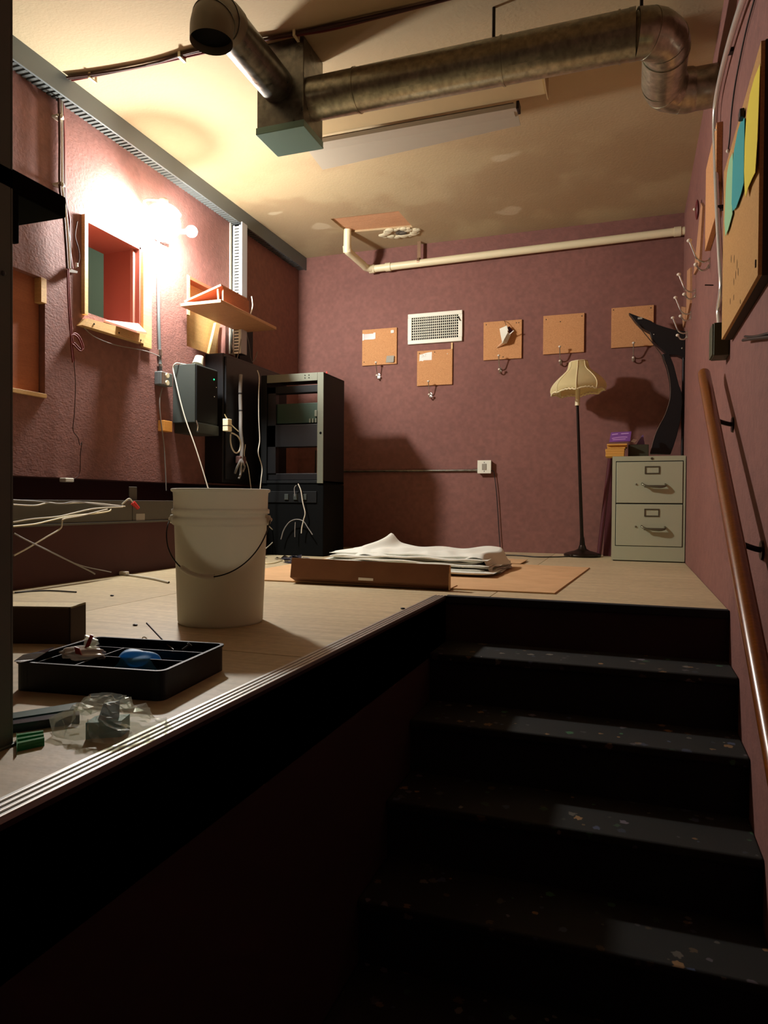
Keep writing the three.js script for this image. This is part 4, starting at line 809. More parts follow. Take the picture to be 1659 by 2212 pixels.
{ // two drawer filing cabinet
  const zf = -4.885, zb = -5.40, a = at(1323, 986, 'z', zf), x0 = a.x, x1 = XR - 0.005, y1 = a.y;
  const t = thing('filing_cabinet', 'pale green two drawer metal filing cabinet in the right corner', 'cabinet', V((x0 + x1) / 2, 0, (zf + zb) / 2));
  part(t, 'case', [rbox(x0, x1, 0.006, y1, zb, zf - 0.003, 0.004, 2)], M.fileCab);
  part(t, 'plinth', box(x0 + 0.01, x1 - 0.01, 0, 0.01, zb, zf - 0.02), M.gap);
  part(t, 'face_frame', [box(x0, x0 + 0.022, 0.1, y1 - 0.032, zf - 0.0028, zf), box(x1 - 0.012, x1, 0.1, y1 - 0.032, zf - 0.0028, zf), box(x0, x1, y1 - 0.032, y1 - 0.001, zf - 0.0028, zf), box(x0, x1, 0.008, 0.1, zf - 0.0028, zf)], M.fileCab);
  part(t, 'shadow_gap', [box(x0 + 0.022, x1 - 0.012, 0.1, y1 - 0.032, zf - 0.0029, zf - 0.0015)], M.gap);
  const ym = at(1400, 1088, 'z', zf).y;
  [[ym + 0.004, y1 - 0.038], [0.104, ym - 0.004]].forEach(([d0, d1], i) => {
    const dx0 = x0 + 0.027, dx1 = x1 - 0.016;
    const d = part(t, 'drawer', rbox(dx0, dx1, d0, d1, zf - 0.004, zf + 0.004, 0.003, 2), M.fileCab);
    const cx = (dx0 + dx1) / 2 + 0.018, cy = d1 - 0.055, z = zf + 0.004;
    sub(t, d, 'label_holder', [rbox(cx - 0.046, cx + 0.046, cy + 0.018, cy + 0.026, z, z + 0.004, 0.0015, 1), rbox(cx - 0.046, cx + 0.046, cy - 0.026, cy - 0.018, z, z + 0.004, 0.0015, 1), box(cx - 0.046, cx - 0.039, cy - 0.018, cy + 0.018, z, z + 0.0035), box(cx + 0.039, cx + 0.046, cy - 0.018, cy + 0.018, z, z + 0.0035)], M.fileHandle);
    const hy = d1 - 0.155;
    sub(t, d, 'handle', [tube([V(cx - 0.062, hy + 0.012, z), V(cx - 0.058, hy + 0.006, z + 0.022), V(cx - 0.02, hy - 0.006, z + 0.034), V(cx + 0.045, hy - 0.012, z + 0.034), V(cx + 0.078, hy - 0.004, z + 0.02), V(cx + 0.08, hy + 0.008, z)], 0.007, 40, 8), rbox(cx - 0.05, cx + 0.075, hy - 0.014, hy + 0.002, z + 0.02, z + 0.036, 0.006, 2)], M.fileHandle);
    sub(t, d, 'thumb_latch', ball(V(cx - 0.098, hy + 0.008, z + 0.002), 0.006, 10, 8), M.fileHandle);
  });
  part(t, 'lock', cyl(V(x0 + 0.245, y1 - 0.017, zf), V(x0 + 0.245, y1 - 0.017, zf + 0.004), 0.008, 0.008, 14), M.fileHandle);
  // what lies on top
  const Z = zf - 0.02, yy = y1;
  const P = (px, py) => at(px, py, 'z', Z);
  const b = [[1308, 1349, 982, 967, 0, 'lowest yellow paper bundle on the filing cabinet corner'], [1311, 1353, 967, 958, 0.5, 'upper yellow paper bundle on the filing cabinet corner']];
  b.forEach(([p0, p1, q0, q1, k, label], i) => {
    const l = P(p0, q0), r = P(p1, q1), base = i ? yy + 0.052 : yy;
    const g = [];
    for (let n = 0; n < 3; n++) g.push(rbox(l.x + rr(-0.006, 0.006), r.x + rr(-0.006, 0.006), base + n * (i ? 0.011 : 0.0173), base + (n + 1) * (i ? 0.011 : 0.0173), Z - 0.16, Z + rr(-0.01, 0.008), 0.003, 1));
    const s = thing('paper_bundle', label, 'papers', V((l.x + r.x) / 2, base, Z - 0.08));
    g.forEach((q) => part(s, 'leaflet', q, M.yellowBook));
  });
  const top2 = yy + 0.085;
  const cv = document.createElement('canvas'); cv.width = 256; cv.height = 128; const c2 = cv.getContext('2d');
  c2.fillStyle = '#7c4a98'; c2.fillRect(0, 0, 256, 128); c2.strokeStyle = '#d8b8e6'; c2.lineWidth = 9; c2.beginPath();
  c2.moveTo(30, 34); c2.lineTo(100, 26); c2.moveTo(136, 26); c2.lineTo(226, 22); c2.stroke(); c2.lineWidth = 13; c2.strokeStyle = '#b78cc8'; c2.beginPath(); c2.moveTo(30, 84); c2.quadraticCurveTo(120, 62, 210, 70); c2.moveTo(40, 100); c2.lineTo(190, 92); c2.stroke();
  const pt = new THREE.CanvasTexture(cv); pt.colorSpace = THREE.SRGBColorSpace;
  {
    const Zc = Z - 0.03, A = at(1316, 955, 'z', Zc), B = at(1361, 953, 'z', Zc), C = at(1364, 932, 'z', Zc - 0.02), D = at(1320, 934, 'z', Zc - 0.02);
    A.y = Math.max(A.y, top2 - 0.004);
    const o = single('purple_box', 'small purple card box leaning on the yellow papers', 'box', hexa(A, B, C, D, V(0, 0, -0.03)), std(0xffffff, 0.45, 0, { map: pt }));
    const g = o.geometry, p2 = g.attributes.position, U = g.attributes.uv; g.computeBoundingBox(); const bb = g.boundingBox;
    for (let k = 0; k < p2.count; k++) U.setXY(k, (p2.getX(k) - bb.min.x) / (bb.max.x - bb.min.x), (p2.getY(k) - bb.min.y) / (bb.max.y - bb.min.y));
  }
  const k0 = P(1357, 976), k1 = P(1402, 958);
  single('dark_box', 'dark olive box behind the yellow papers on the filing cabinet', 'box', rbox(k0.x, k1.x, yy, k1.y, Z - 0.2, Z - 0.06, 0.004, 2), std(0x35331f, 0.6));
  single('white_card', 'small white folded card on the dark box', 'card', hexa(at(1363, 953, 'z', Z - 0.06), at(1371, 955, 'z', Z - 0.05), at(1376, 950, 'z', Z - 0.07), at(1368, 948, 'z', Z - 0.08), V(0, -0.004, 0)), M.paperWhite);
  const u0 = at(1374, 955, 'z', Z - 0.12), u1 = at(1393, 938, 'z', Z - 0.12);
  single('violet_wrap', 'dim violet plastic wrap on the dark box', 'wrap', [hexa(V(u0.x, k1.y, Z - 0.1), V(u1.x, k1.y, Z - 0.1), V(u1.x - 0.01, u1.y, Z - 0.13), V(u0.x + 0.035, u1.y - 0.01, Z - 0.13), V(0, 0, -0.02))], phys(0x7a5c90, { roughness: 0.3, transmission: 0.3, thickness: 0 }));
}
{ // burgundy boards leaning between lamp and filing cabinet
  const A = at(1300, 1205, 'z', -5.22), B = at(1319, 985, 'z', -5.34);
  single('burgundy_pole', 'dark red pole leaning on the back wall beside the filing cabinet', 'pole', [cyl(V(-0.205, 0.012, -5.2), V(-0.135, 0.76, -5.37), 0.016, 0.016, 12), ball(V(-0.205, 0.012, -5.2), 0.016, 10, 8)], M.burgundy);
  single('burgundy_board', 'dark red narrow board leaning behind the red pole', 'board', hexa(V(-0.18, 0, -5.3), V(-0.128, 0, -5.3), V(-0.118, 0.77, -5.39), V(-0.15, 0.77, -5.39), V(0, 0, -0.012)), M.burgundy);
}
{ // black curved object standing on the filing cabinet
  const z = -5.18, Q = (a, b) => at(1340 + a / 6.144, 640 + b / 6.144, 'z', z);
  const yTop = at(1323, 986, 'z', -4.885).y;
  const t = thing('curved_object', 'black curved horn shaped object with a pointed beak standing on the filing cabinet', 'sculpture', V(0.2, yTop, z));
  const fix = (p) => { p.y = Math.max(p.y, yTop); p.x = Math.min(p.x, XR - 0.004); return p; };
  const outer = [[560, 790], [620, 950], [655, 1100], [670, 1250], [660, 1380], [620, 1520], [575, 1630], [520, 1730], [460, 1870], [400, 2090]];
  const inner = [[660, 2090], [700, 1980], [740, 1850], [790, 1640], [812, 1420], [800, 1290], [760, 1180], [700, 940], [640, 790]];
  part(t, 'crescent', extrudeZ([...outer, ...inner].map(([a, b]) => fix(Q(a, b))), z - 0.05, 0.1, 0.003), M.black);
  part(t, 'rim', tube([[225, 390], [330, 520], [420, 630], [520, 760], [575, 850], ...outer.slice(1)].map(([a, b]) => fix(Q(a - 6, b)).add(V(0, 0, 0.052))), 0.0032, 80, 6), std(0x4a3a2c, 0.4, 0.3));
  const beak = [[118, 240], [230, 285], [310, 312], [400, 345], [470, 390], [600, 432], [720, 466], [870, 482], [870, 830], [760, 790], [640, 790], [560, 720], [480, 650], [430, 600], [395, 490], [280, 428], [200, 345]];
  part(t, 'head', extrudeZ(beak.map(([a, b]) => fix(Q(a, b))), z - 0.035, 0.07, 0.002), M.black);
  part(t, 'pale_fleck', [box(Q(230, 300).x, Q(290, 330).x, Q(230, 325).y, Q(230, 300).y, z + 0.034, z + 0.039)], M.stickerGrey);
  part(t, 'rivet', ball(Q(443, 522).add(V(0, 0, 0.038)), 0.0045, 8, 6), M.chrome);
  part(t, 'rivet', ball(Q(815, 705).add(V(0, 0, 0.038)), 0.006, 8, 6), M.stickerGrey);
  part(t, 'upright', [rbox(Q(822, 900).x, Math.min(Q(892, 900).x, XR - 0.004), yTop, Q(850, 600).y, z - 0.03, z + 0.03, 0.005, 2)], M.black);
}

// ------------------------------------------------------------------ right wall
{
  const W = (a, b, x = XR - 0.012) => at(a, b, 'x', x);
  const strip = (label, pts) => {
    const q = pts.map(([a, b]) => W(a, b));
    single('wooden_strip', label, 'strip', hexa(q[0], q[1], q[2], q[3], V(0.012, 0, 0)), M.shelfBoard, 'narrow wooden strips on the right wall');
  };
  strip('longest wooden strip on the right wall, nearest of the three', [[1514, 438], [1517.5, 446], [1510, 572], [1498, 594]]);
  strip('middle wooden strip on the right wall behind the coat hooks', [[1484, 585], [1491, 578], [1490, 655], [1482, 694]]);
  strip('lowest wooden strip on the right wall near the corner', [[1471, 662], [1480, 664], [1479.5, 690], [1475.5, 708]]);
  const rp = W(1506, 453, XR - 0.02);
  single('red_ornament', 'small dark red ornament on the wall beside the long wooden strip', 'ornament', [ball(rp, 0.02, 10, 8, 0.5, 2.6, 2)], std(0x5a1018, 0.5));
  single('white_pushpin', 'white pushpin in the dark red ornament on the right wall', 'pushpin', [ball(rp.clone().add(V(-0.014, 0.0, 0.01)), 0.008, 10, 8)], M.knob);
  // bent conduit and its box
  const cx = XR - 0.022;
  const c = [[1640, -70], [1605, 0], [1570, 112], [1549, 205], [1544, 262], [1546, 340], [1550, 450], [1556, 560], [1559, 620], [1553, 668], [1555, 705]].map(([a, b], i) => W(a, b, cx));
  const t = thing('wall_conduit', 'shiny metal conduit bending down the right wall into a dark box', 'conduit', c[10].clone());
  part(t, 'conduit', tube(c, 0.0105, 120, 14), M.emt);
  for (const k of [2, 6]) part(t, 'standoff_clip', [box(cx, XR, c[k].y - 0.008, c[k].y + 0.008, c[k].z - 0.012, c[k].z + 0.012)], M.bracket);
  const b0 = W(1541, 768, XR - 0.055), b1 = W(1541, 699, XR - 0.055), zb = b0.z;
  const bx = thing('switch_box', 'dark olive metal box at the lower end of the right wall conduit', 'box', V(XR, b0.y, zb - 0.05));
  part(bx, 'box', rbox(XR - 0.055, XR, b0.y, b1.y, zb - 0.11, zb, 0.004, 2), std(0x4a4e38, 0.55, 0.2));
  part(bx, 'cover_plate', rbox(XR - 0.06, XR - 0.054, b0.y + 0.003, b1.y - 0.003, zb - 0.107, zb - 0.003, 0.002, 1), std(0x4a4e38, 0.55, 0.2));
  cable('thin_cable', 'thin black cable running down the right wall beside the conduit', [[1632, -10], [1613, 60], [1598, 130], [1587, 190], [1580, 245], [1576, 300], [1573, 325]].map(([a, b]) => W(a, b, XR - 0.006)), 0.0028, M.cableDark);
  const cl = W(1573, 326, XR - 0.006); single('cable_clip', 'small white clip at the end of the black wall cable', 'clip', ball(cl, 0.008, 10, 8), M.knob);
  { // second board, mostly behind the conduit
    const z0 = W(1526, 440, XR - 0.02).z, z1 = W(1548, 440, XR - 0.02).z;
    const y1 = W(1526, 370, XR - 0.02).y, y0 = W(1527, 535, XR - 0.02).y;
    const k = thing('cork_board', 'orange cork board on the right wall behind the shiny conduit', 'cork board', V(XR, y0, (z0 + z1) / 2));
    part(k, 'panel', rbox(XR - 0.024, XR, y0, y1, z0, z1, 0.002, 1), M.cork);
    part(k, 'tack', ball(V(XR - 0.024, y1 - 0.02, z1 - 0.02), 0.005, 8, 6), M.knob);
  }
  // large cork board
  const zA = -2.795, zB = -2.035, y0 = 0.972, y1 = 1.578, xf = 0.305;
  const k = thing('notice_board', 'large thick cork notice board on the right wall with coloured papers', 'notice board', V(XR, y0, (zA + zB) / 2));
  part(k, 'cork_face', rbox(xf, xf + 0.012, y0 + 0.002, y1 - 0.002, zA + 0.002, zB - 0.002, 0.001, 1), M.corkBig);
  part(k, 'backing', rbox(xf + 0.010, XR, y0, y1, zA, zB, 0.002, 1), std(0x3a2a1e, 0.8));
  for (let i = 0; i < 9; i++) { const p = at(1577 + rnd() * 30, 555 + rnd() * 100, 'x', xf); part(k, 'gouge', ball(p, 0.006, 8, 6, 0.2, rr(1.2, 3), 0.6), std(0x4a2e18, 0.9)); }
  part(k, 'staple', box(xf - 0.003, xf, y0 + 0.03, y0 + 0.05, zB - 0.03, zB - 0.024), M.bracket);
  const paper = (label, px, m, curl) => {
    const pts = px.map(([a, b]) => W(a, b, xf - 0.008));
    const zs = pts.map((p) => p.z), za = Math.min(...zs), zb2 = Math.max(...zs), ys = pts.map((p) => p.y), ya = Math.min(...ys), yb = Math.max(...ys);
    const s = new THREE.Shape(pts.map((p) => new THREE.Vector2(-p.z, p.y)));
    let g = new THREE.ExtrudeGeometry(s, { depth: 0.0012, bevelEnabled: false });
    g.applyMatrix4(new THREE.Matrix4().makeBasis(V(0, 0, -1), V(0, 1, 0), V(1, 0, 0)));
    const P = g.attributes.position;
    for (let i = 0; i < P.count; i++) { const v = (yb - P.getY(i)) / (yb - ya); P.setX(i, P.getX(i) + xf - 0.004 - curl * v * v); }
    return single('paper_sheet', label, 'paper', g, m);
  };
  paper('yellow paper sheet with a torn point on the notice board', [[1638, 138], [1626, 168], [1616, 205], [1609, 250], [1606, 310], [1606, 370], [1609, 410], [1612, 426], [1617, 405], [1626, 385], [1633, 372], [1635, 300], [1636, 220]], M.yellowPaper, 0.006);
  paper('teal paper sheet beside the yellow one on the notice board', [[1605, 255], [1597, 262], [1590, 285], [1583, 322], [1580, 350], [1579, 440], [1582, 456], [1590, 448], [1600, 420], [1606, 395], [1605, 330]], M.tealPaper, 0.004);
  paper('pale green paper strip at the far end of the notice board', [[1580, 330], [1573, 345], [1568, 372], [1565, 410], [1563, 480], [1566, 510], [1572, 496], [1581, 462], [1579, 440], [1580, 380]], M.greenPaper, 0.003);
  const bp = at(1603, 247, 'x', xf - 0.008);
  single('black_clip', 'small black clip at the top of the teal paper', 'clip', rbox(bp.x - 0.008, bp.x + 0.006, bp.y - 0.012, bp.y + 0.014, bp.z - 0.02, bp.z + 0.012, 0.004, 2), M.black);
  // black double rod
  const r = thing('black_rod', 'black double rod on the right wall below the notice board', 'rod', W(1605, 735, XR - 0.02));
  part(r, 'rod', tube([W(1605, 735, XR - 0.02), W(1630, 731, XR - 0.02), W(1668, 727, XR - 0.02)], 0.0045, 20, 8), M.black);
  part(r, 'rod', tube([W(1609, 727, XR - 0.02), W(1630, 727, XR - 0.02), W(1668, 718, XR - 0.02)], 0.0035, 20, 8), M.black);
  part(r, 'wall_mount', [cyl(W(1655, 727, XR - 0.02), W(1655, 727, XR - 0.02).setX(XR), 0.006, 0.006, 8)], M.black);
  single('wall_nail', 'short dark nail in the right wall beside the shiny conduit', 'nail', cyl(W(1541, 616, XR), W(1541, 616, XR).add(V(-0.035, 0.004, 0)), 0.0028, 0.0028, 8), M.bracket);
}
{ // handrail
  const x = 0.268, top = at(1521, 808, 'x', x), low = at(1659, 1545, 'x', x);
  const d = low.clone().sub(top).normalize(), end = top.clone().add(d.clone().multiplyScalar(2.9)), r = 0.0225;
  const t = thing('handrail', 'varnished round wooden handrail sloping down the right wall', 'handrail', end.clone());
  part(t, 'rail', [cyl(top, end, r, r, 28), ball(top, r, 20, 14)], M.handrail);
  for (const [a, b] of [[1540, 884], [1600, 1152]]) {
    const s = ((at(a, b, 'x', x).y - top.y) / d.y), p = top.clone().add(d.clone().multiplyScalar(s));
    part(t, 'bracket', [tube([p.clone().add(V(0, -r * 0.9, 0)), p.clone().add(V(0.022, -0.034, 0)), p.clone().add(V(0.05, -0.045, 0)), V(XR, p.y - 0.05, p.z)], 0.008, 24, 10), cyl(V(XR - 0.006, p.y - 0.05, p.z), V(XR, p.y - 0.05, p.z), 0.026, 0.028, 18), rbox(p.x - 0.012, p.x + 0.012, p.y - r - 0.008, p.y - r + 0.004, p.z - 0.025, p.z + 0.025, 0.003, 1)], M.bracket);
  }
}

// ------------------------------------------------------------------ on the stage floor
{ // bucket
  const c = V(-1.213, 0, -1.905), H = 0.415;
  const t = thing('plastic_bucket', 'tall white plastic bucket with a wire handle near the stage edge', 'bucket', c);
  const P = [[0.0, 0.004], [0.124, 0.004], [0.127, 0.0], [0.131, 0.008], [0.1415, 0.303], [0.149, 0.308], [0.149, 0.326], [0.1435, 0.329], [0.1435, 0.338], [0.150, 0.341], [0.150, 0.353], [0.1445, 0.356], [0.1455, 0.405], [0.152, 0.409], [0.153, H], [0.149, H + 0.002], [0.147, H - 0.002], [0.1415, 0.35], [0.139, 0.30], [0.127, 0.01], [0, 0.008]];
  part(t, 'bucket_body', lathe(P, c, 72), M.bucket);
  const yE = 0.322, right = V(0.9434, 0, -0.3317), fwd = V(0.3317, 0, 0.9434);
  const e = (s, f, y) => c.clone().addScaledVector(right, s).addScaledVector(fwd, f).setY(y);
  for (const s of [-1, 1]) part(t, 'ear', [cyl(e(s * 0.142, 0.01, yE), e(s * 0.156, 0.01, yE), 0.016, 0.013, 16), ball(e(s * 0.156, 0.01, yE), 0.007, 8, 6)], M.bucket);
  const pts = [];
  for (let i = 0; i <= 28; i++) { const a = i / 28 * Math.PI; const s = -Math.cos(a) * 0.157, k = Math.sin(a); pts.push(e(s, 0.01 + 0.15 * Math.pow(k, 0.75), yE - 0.165 * k)); }
  part(t, 'handle_wire', tube(pts, 0.0021, 90, 6), M.wire);
  part(t, 'grip', tube([pts[9], pts[11], pts[13], pts[15]], 0.008, 24, 12), M.bucket);
}
{ // cardboard sheet, upright flap and folded cloth
  const A = at(455, 1250, 'y', 0), B = at(1198, 1284, 'y', 0), C = at(1274, 1228, 'y', 0), D = at(735, 1203, 'y', 0);
  single('cardboard_sheet', 'large flat sheet of cardboard lying on the stage floor', 'cardboard', extrudeY([A, B, C, D], 0.0005, 0.006), M.cardboard);
  const x0 = -1.475, x1 = -0.725, z = -2.90;
  const t = thing('cardboard_flap', 'brown cardboard strip standing folded on its long edge before the cloth', 'cardboard', V((x0 + x1) / 2, 0.0065, z));
  part(t, 'upright', hexa(V(x0, 0.03, z + 0.005), V(x1, 0.03, z + 0.005), V(x1, 0.112, z - 0.01), V(x0, 0.118, z - 0.012), V(0, 0, -0.005)), M.cardDark);
  part(t, 'fold', hexa(V(x0 + 0.01, 0.0068, z - 0.035), V(x1, 0.0068, z - 0.03), V(x1, 0.03, z + 0.005), V(x0, 0.03, z + 0.005), V(0, -0.0003, -0.005)), M.cardDark);
  part(t, 'end_flap', hexa(V(x1 - 0.001, 0.0068, z - 0.04), V(x1 + 0.006, 0.0068, z + 0.01), V(x1, 0.11, z - 0.01), V(x1 - 0.004, 0.108, z - 0.05), V(-0.004, 0, 0)), M.cardboard);
  part(t, 'base_flap', rbox(x0, x1, 0.0066, 0.0106, z - 0.16, z - 0.03, 0.001, 1), M.cardboard);
  const l0 = at(774, 1253, 'z', z + 0.006), l1 = at(806, 1258, 'z', z + 0.006);
  part(t, 'paper_label', hexa(V(l0.x, 0.031, z + 0.006), V(l1.x, 0.031, z + 0.006), V(l1.x, 0.042, z + 0.004), V(l0.x, 0.043, z + 0.004), V(0, 0, 0.0015)), M.paperWhite);
}
{
  const t = thing('folded_cloth', 'folded white drop cloth heaped on the cardboard sheet', 'cloth', V(-1.1, 0.0068, -3.75));
  // each layer is a soft slab whose near and right edges are rounded folds
  const n = 9, x0 = -1.60, x1 = -0.67, zN = -3.46, zF = -4.05;
  let y = 0.0068;
  for (let k = 0; k < n; k++) {
    const th = rr(0.008, 0.0125), ox0 = x0 + rr(-0.04, 0.04) + k * 0.006, ox1 = x1 + rr(-0.05, 0.05) - k * 0.006, oz = zN + rr(-0.03, 0.03) - k * 0.012, f = rr(0, 6);
    const NX = 40, NZ = 10, pos = [], idx = [];
    const row = [];
    const prof = [];                                        // cross-section from far bottom round the near fold to far top
    for (let i = 0; i <= NZ; i++) prof.push([zF + (oz - zF) * i / NZ, 0]);
    for (let i = 1; i < 6; i++) { const a = -Math.PI / 2 + Math.PI * i / 6; prof.push([oz + Math.cos(a) * th * 0.5, th * 0.5 + Math.sin(a) * th * 0.5]); }
    for (let i = NZ; i >= 0; i--) prof.push([zF + (oz - zF) * i / NZ, th]);
    const lift = (u, zz) => { const v = (zz - zF) / (zN - zF); return (0.005 * Math.sin(u * 9 + f) + 0.003 * Math.sin(u * 23 + f * 2)) * v * (k / n + 0.2) + (k > 4 ? 0.045 * Math.exp(-Math.pow((u - 0.2) / 0.1, 2)) * (1 - v) * (k - 4) / 4 : 0); };
    for (let i = 0; i <= NX; i++) { const u = i / NX, sq = Math.min(1, Math.min(u, 1 - u) * 16 + 0.15); for (const [zz, yy] of prof) pos.push(ox0 + (ox1 - ox0) * u + 0.012 * Math.sin(zz * 20 + f), y + th * 0.5 + (yy - th * 0.5) * sq + Math.max(0, lift(u, zz) + 0.006), zz + 0.012 * Math.sin(u * 7 + f) ); }
    const m = prof.length;
    for (let i = 0; i < NX; i++) for (let j = 0; j < m - 1; j++) { const a = i * m + j; idx.push(a, a + 1, a + m, a + 1, a + m + 1, a + m); }
    for (const i of [0, NX]) for (let j = 1; j < m - 1; j++) { const a = i * m; if (i) idx.push(a, a + j, a + j + 1); else idx.push(a, a + j + 1, a + j); }
    const g = new THREE.BufferGeometry(); g.setAttribute('position', new THREE.Float32BufferAttribute(pos, 3)); g.setIndex(idx); g.computeVertexNormals();
    part(t, 'cloth_fold', g, M.cloth);
    y += th * 0.92;
  }
  // rumpled top sheet with a raised corner at the left and a soft drop at the right end
  const NX = 56, NZ = 22, pos = [], idx = [];
  for (let i = 0; i <= NX; i++) for (let j = 0; j <= NZ; j++) {
    const u = i / NX, v = j / NZ, x = -1.44 + 0.79 * u + 0.02 * Math.sin(v * 6), z = -4.08 + 0.53 * v + 0.02 * Math.sin(u * 8);
    const peak = (0.066 * Math.exp(-Math.pow((u - 0.07) / 0.055, 2)) + 0.018 * Math.exp(-Math.pow((u - 0.18) / 0.13, 2))) * Math.pow(1 - v, 0.7);
    const drape = -0.075 * sm(0.93, 1.0, u) - 0.02 * sm(0.85, 1, v);
    const w = 0.006 * Math.sin(u * 17 + v * 5) + 0.004 * Math.sin(u * 41 - v * 9) * v + 0.012 * sm(0.55, 0.9, u) * (1 - v);
    pos.push(x, y + 0.014 + peak + drape + w, z);
  }
  for (let i = 0; i < NX; i++) for (let j = 0; j < NZ; j++) { const a = i * (NZ + 1) + j; idx.push(a, a + 1, a + NZ + 1, a + 1, a + NZ + 2, a + NZ + 1); }
  const g = new THREE.BufferGeometry(); g.setAttribute('position', new THREE.Float32BufferAttribute(pos, 3)); g.setIndex(idx); g.computeVertexNormals();
  const g2 = g.clone(); { const p = g2.attributes.position; for (let i = 0; i < p.count; i++) p.setY(i, p.getY(i) - 0.003); const q = g2.index.array; for (let i = 0; i < q.length; i += 3) { const s = q[i]; q[i] = q[i + 1]; q[i + 1] = s; } g2.computeVertexNormals(); }
  part(t, 'top_sheet', [g, g2], M.cloth);
  const q = at(1107, 1214, 'y', 0.0075);
  single('cardboard_scrap', 'small cardboard scrap lying to the right of the folded cloth', 'cardboard', rbox(q.x - 0.07, q.x + 0.07, 0.007, 0.012, q.z - 0.18, q.z + 0.12, 0.002, 1), M.cardboard);
}
{ // black compartment tray
  const ang = 0.115, c = V(-1.005, 0, -1.215), w = 0.326, d = 0.266, h = 0.056, k = 0.0035;
  const t = thing('compartment_tray', 'black plastic tray with compartments near the stage edge', 'tray', c);
  const rot = (g) => { g.rotateY(ang); g.translate(c.x, 0, c.z); return g; };
  const wx = w / 2, wd = d / 2;
  const rr2 = (hw, hd, r) => { const s = new THREE.Shape(); s.moveTo(-hw + r, -hd); s.lineTo(hw - r, -hd); s.quadraticCurveTo(hw, -hd, hw, -hd + r); s.lineTo(hw, hd - r); s.quadraticCurveTo(hw, hd, hw - r, hd); s.lineTo(-hw + r, hd); s.quadraticCurveTo(-hw, hd, -hw, hd - r); s.lineTo(-hw, -hd + r); s.quadraticCurveTo(-hw, -hd, -hw + r, -hd); return s; };
  const ring = (hw, hd, r, th, hh, y) => { const s = rr2(hw, hd, r); s.holes.push(new THREE.Path(rr2(hw - th, hd - th, r * 0.8).getPoints(8))); const g = new THREE.ExtrudeGeometry(s, { depth: hh, bevelEnabled: false, curveSegments: 8 }); g.rotateX(-Math.PI / 2); g.translate(0, y, 0); return rot(g); };
  part(t, 'wall', ring(wx, wd, 0.02, k, h, 0), M.tray);
  part(t, 'rim', ring(wx + 0.003, wd + 0.003, 0.023, 0.007, 0.004, h - 0.002), M.tray);
  const bt = new THREE.ExtrudeGeometry(rr2(wx, wd, 0.03), { depth: 0.004, bevelEnabled: false }); bt.rotateX(-Math.PI / 2);
  part(t, 'bottom', rot(bt), M.tray);
  const div = (x0, x1, z0, z1) => part(t, 'divider', rot(rbox(x0, x1, 0.003, h - 0.004, z0, z1, 0.001, 1)), M.tray);
  div(-wx, wx, -0.062, -0.0585); div(-0.045, wx, 0.022, 0.0255); div(-0.046, -0.0425, -0.06, wd); div(-0.135, -0.1315, -0.06, wd); 
  // inside: blue plastic, wrapper, dark film, stick, nail
  const blob = (name, label, cat, px, y0, sx, sy, sz, m, amp, freq) => {
    const p = at(px[0], px[1], 'y', y0), g = new THREE.SphereGeometry(1, 40, 28), P = g.attributes.position;
    for (let i = 0; i < P.count; i++) { const v = V(P.getX(i), P.getY(i), P.getZ(i)); const n = 1 + amp * (Math.sin(v.x * freq + 1) * Math.sin(v.y * freq * 1.3) + 0.6 * Math.sin(v.z * freq * 1.7 + v.x * 5)); P.setXYZ(i, v.x * sx * n, Math.max(-0.6, v.y) * sy * n, v.z * sz * n); }
    g.computeVertexNormals(); g.translate(p.x, y0, p.z);
    return single(name, label, cat, g, m);
  };
  blob('blue_bag', 'crumpled bright blue plastic bag in the black tray', 'bag', [300, 1438], 0.032, 0.058, 0.034, 0.032, M.bluePlastic, 0.09, 3.8);
  const wr = at(180, 1408, 'y', 0.06);
  const wt = thing('plastic_wrapper', 'crumpled clear and red plastic wrapper on the black tray', 'wrapper', V(wr.x, 0.05, wr.z));
  {
    const g = new THREE.SphereGeometry(1, 30, 20), P = g.attributes.position;
    for (let i = 0; i < P.count; i++) { const v = V(P.getX(i), P.getY(i), P.getZ(i)); const n = 1 + 0.2 * Math.sin(v.x * 7 + v.z * 5) * Math.sin(v.y * 6 + 1); P.setXYZ(i, wr.x + v.x * 0.05 * n, 0.056 + Math.max(-0.5, v.y) * 0.016 * n, wr.z + v.z * 0.028 * n); }
    g.computeVertexNormals(); part(wt, 'body', g, phys(0xe8e2d8, { roughness: 0.2, transmission: 0.35, thickness: 0 }));
    const q = (a, b, y) => at(a, b, 'z', wr.z);
    part(wt, 'twist', [hexa(at(180, 1400, 'z', wr.z), at(199, 1397, 'z', wr.z), at(208, 1383, 'z', wr.z - 0.01), at(183, 1372, 'z', wr.z - 0.01), V(0.002, 0, -0.004)), hexa(at(182, 1399, 'z', wr.z + 0.006), at(196, 1399, 'z', wr.z - 0.012), at(213, 1392, 'z', wr.z - 0.02), at(206, 1378, 'z', wr.z), V(0, 0, -0.003))], M.plasticClear);
    part(wt, 'red_print', [hexa(at(182, 1400, 'z', wr.z + 0.008), at(192, 1397, 'z', wr.z + 0.008), at(201, 1373, 'z', wr.z), at(195, 1371, 'z', wr.z), V(0, 0, -0.002)), hexa(at(163, 1412, 'z', wr.z + 0.03), at(176, 1415, 'z', wr.z + 0.03), at(170, 1400, 'z', wr.z + 0.024), at(160, 1397, 'z', wr.z + 0.024), V(0, 0, -0.002))], M.redPlastic);
  }
  const fp = [[30, 1428], [50, 1414], [80, 1408], [100, 1402], [119, 1397], [98, 1410], [75, 1424], [45, 1431]].map(([a, b], i) => at(a, b, 'y', 0.064 + 0.006 * Math.sin(i * 1.9)));
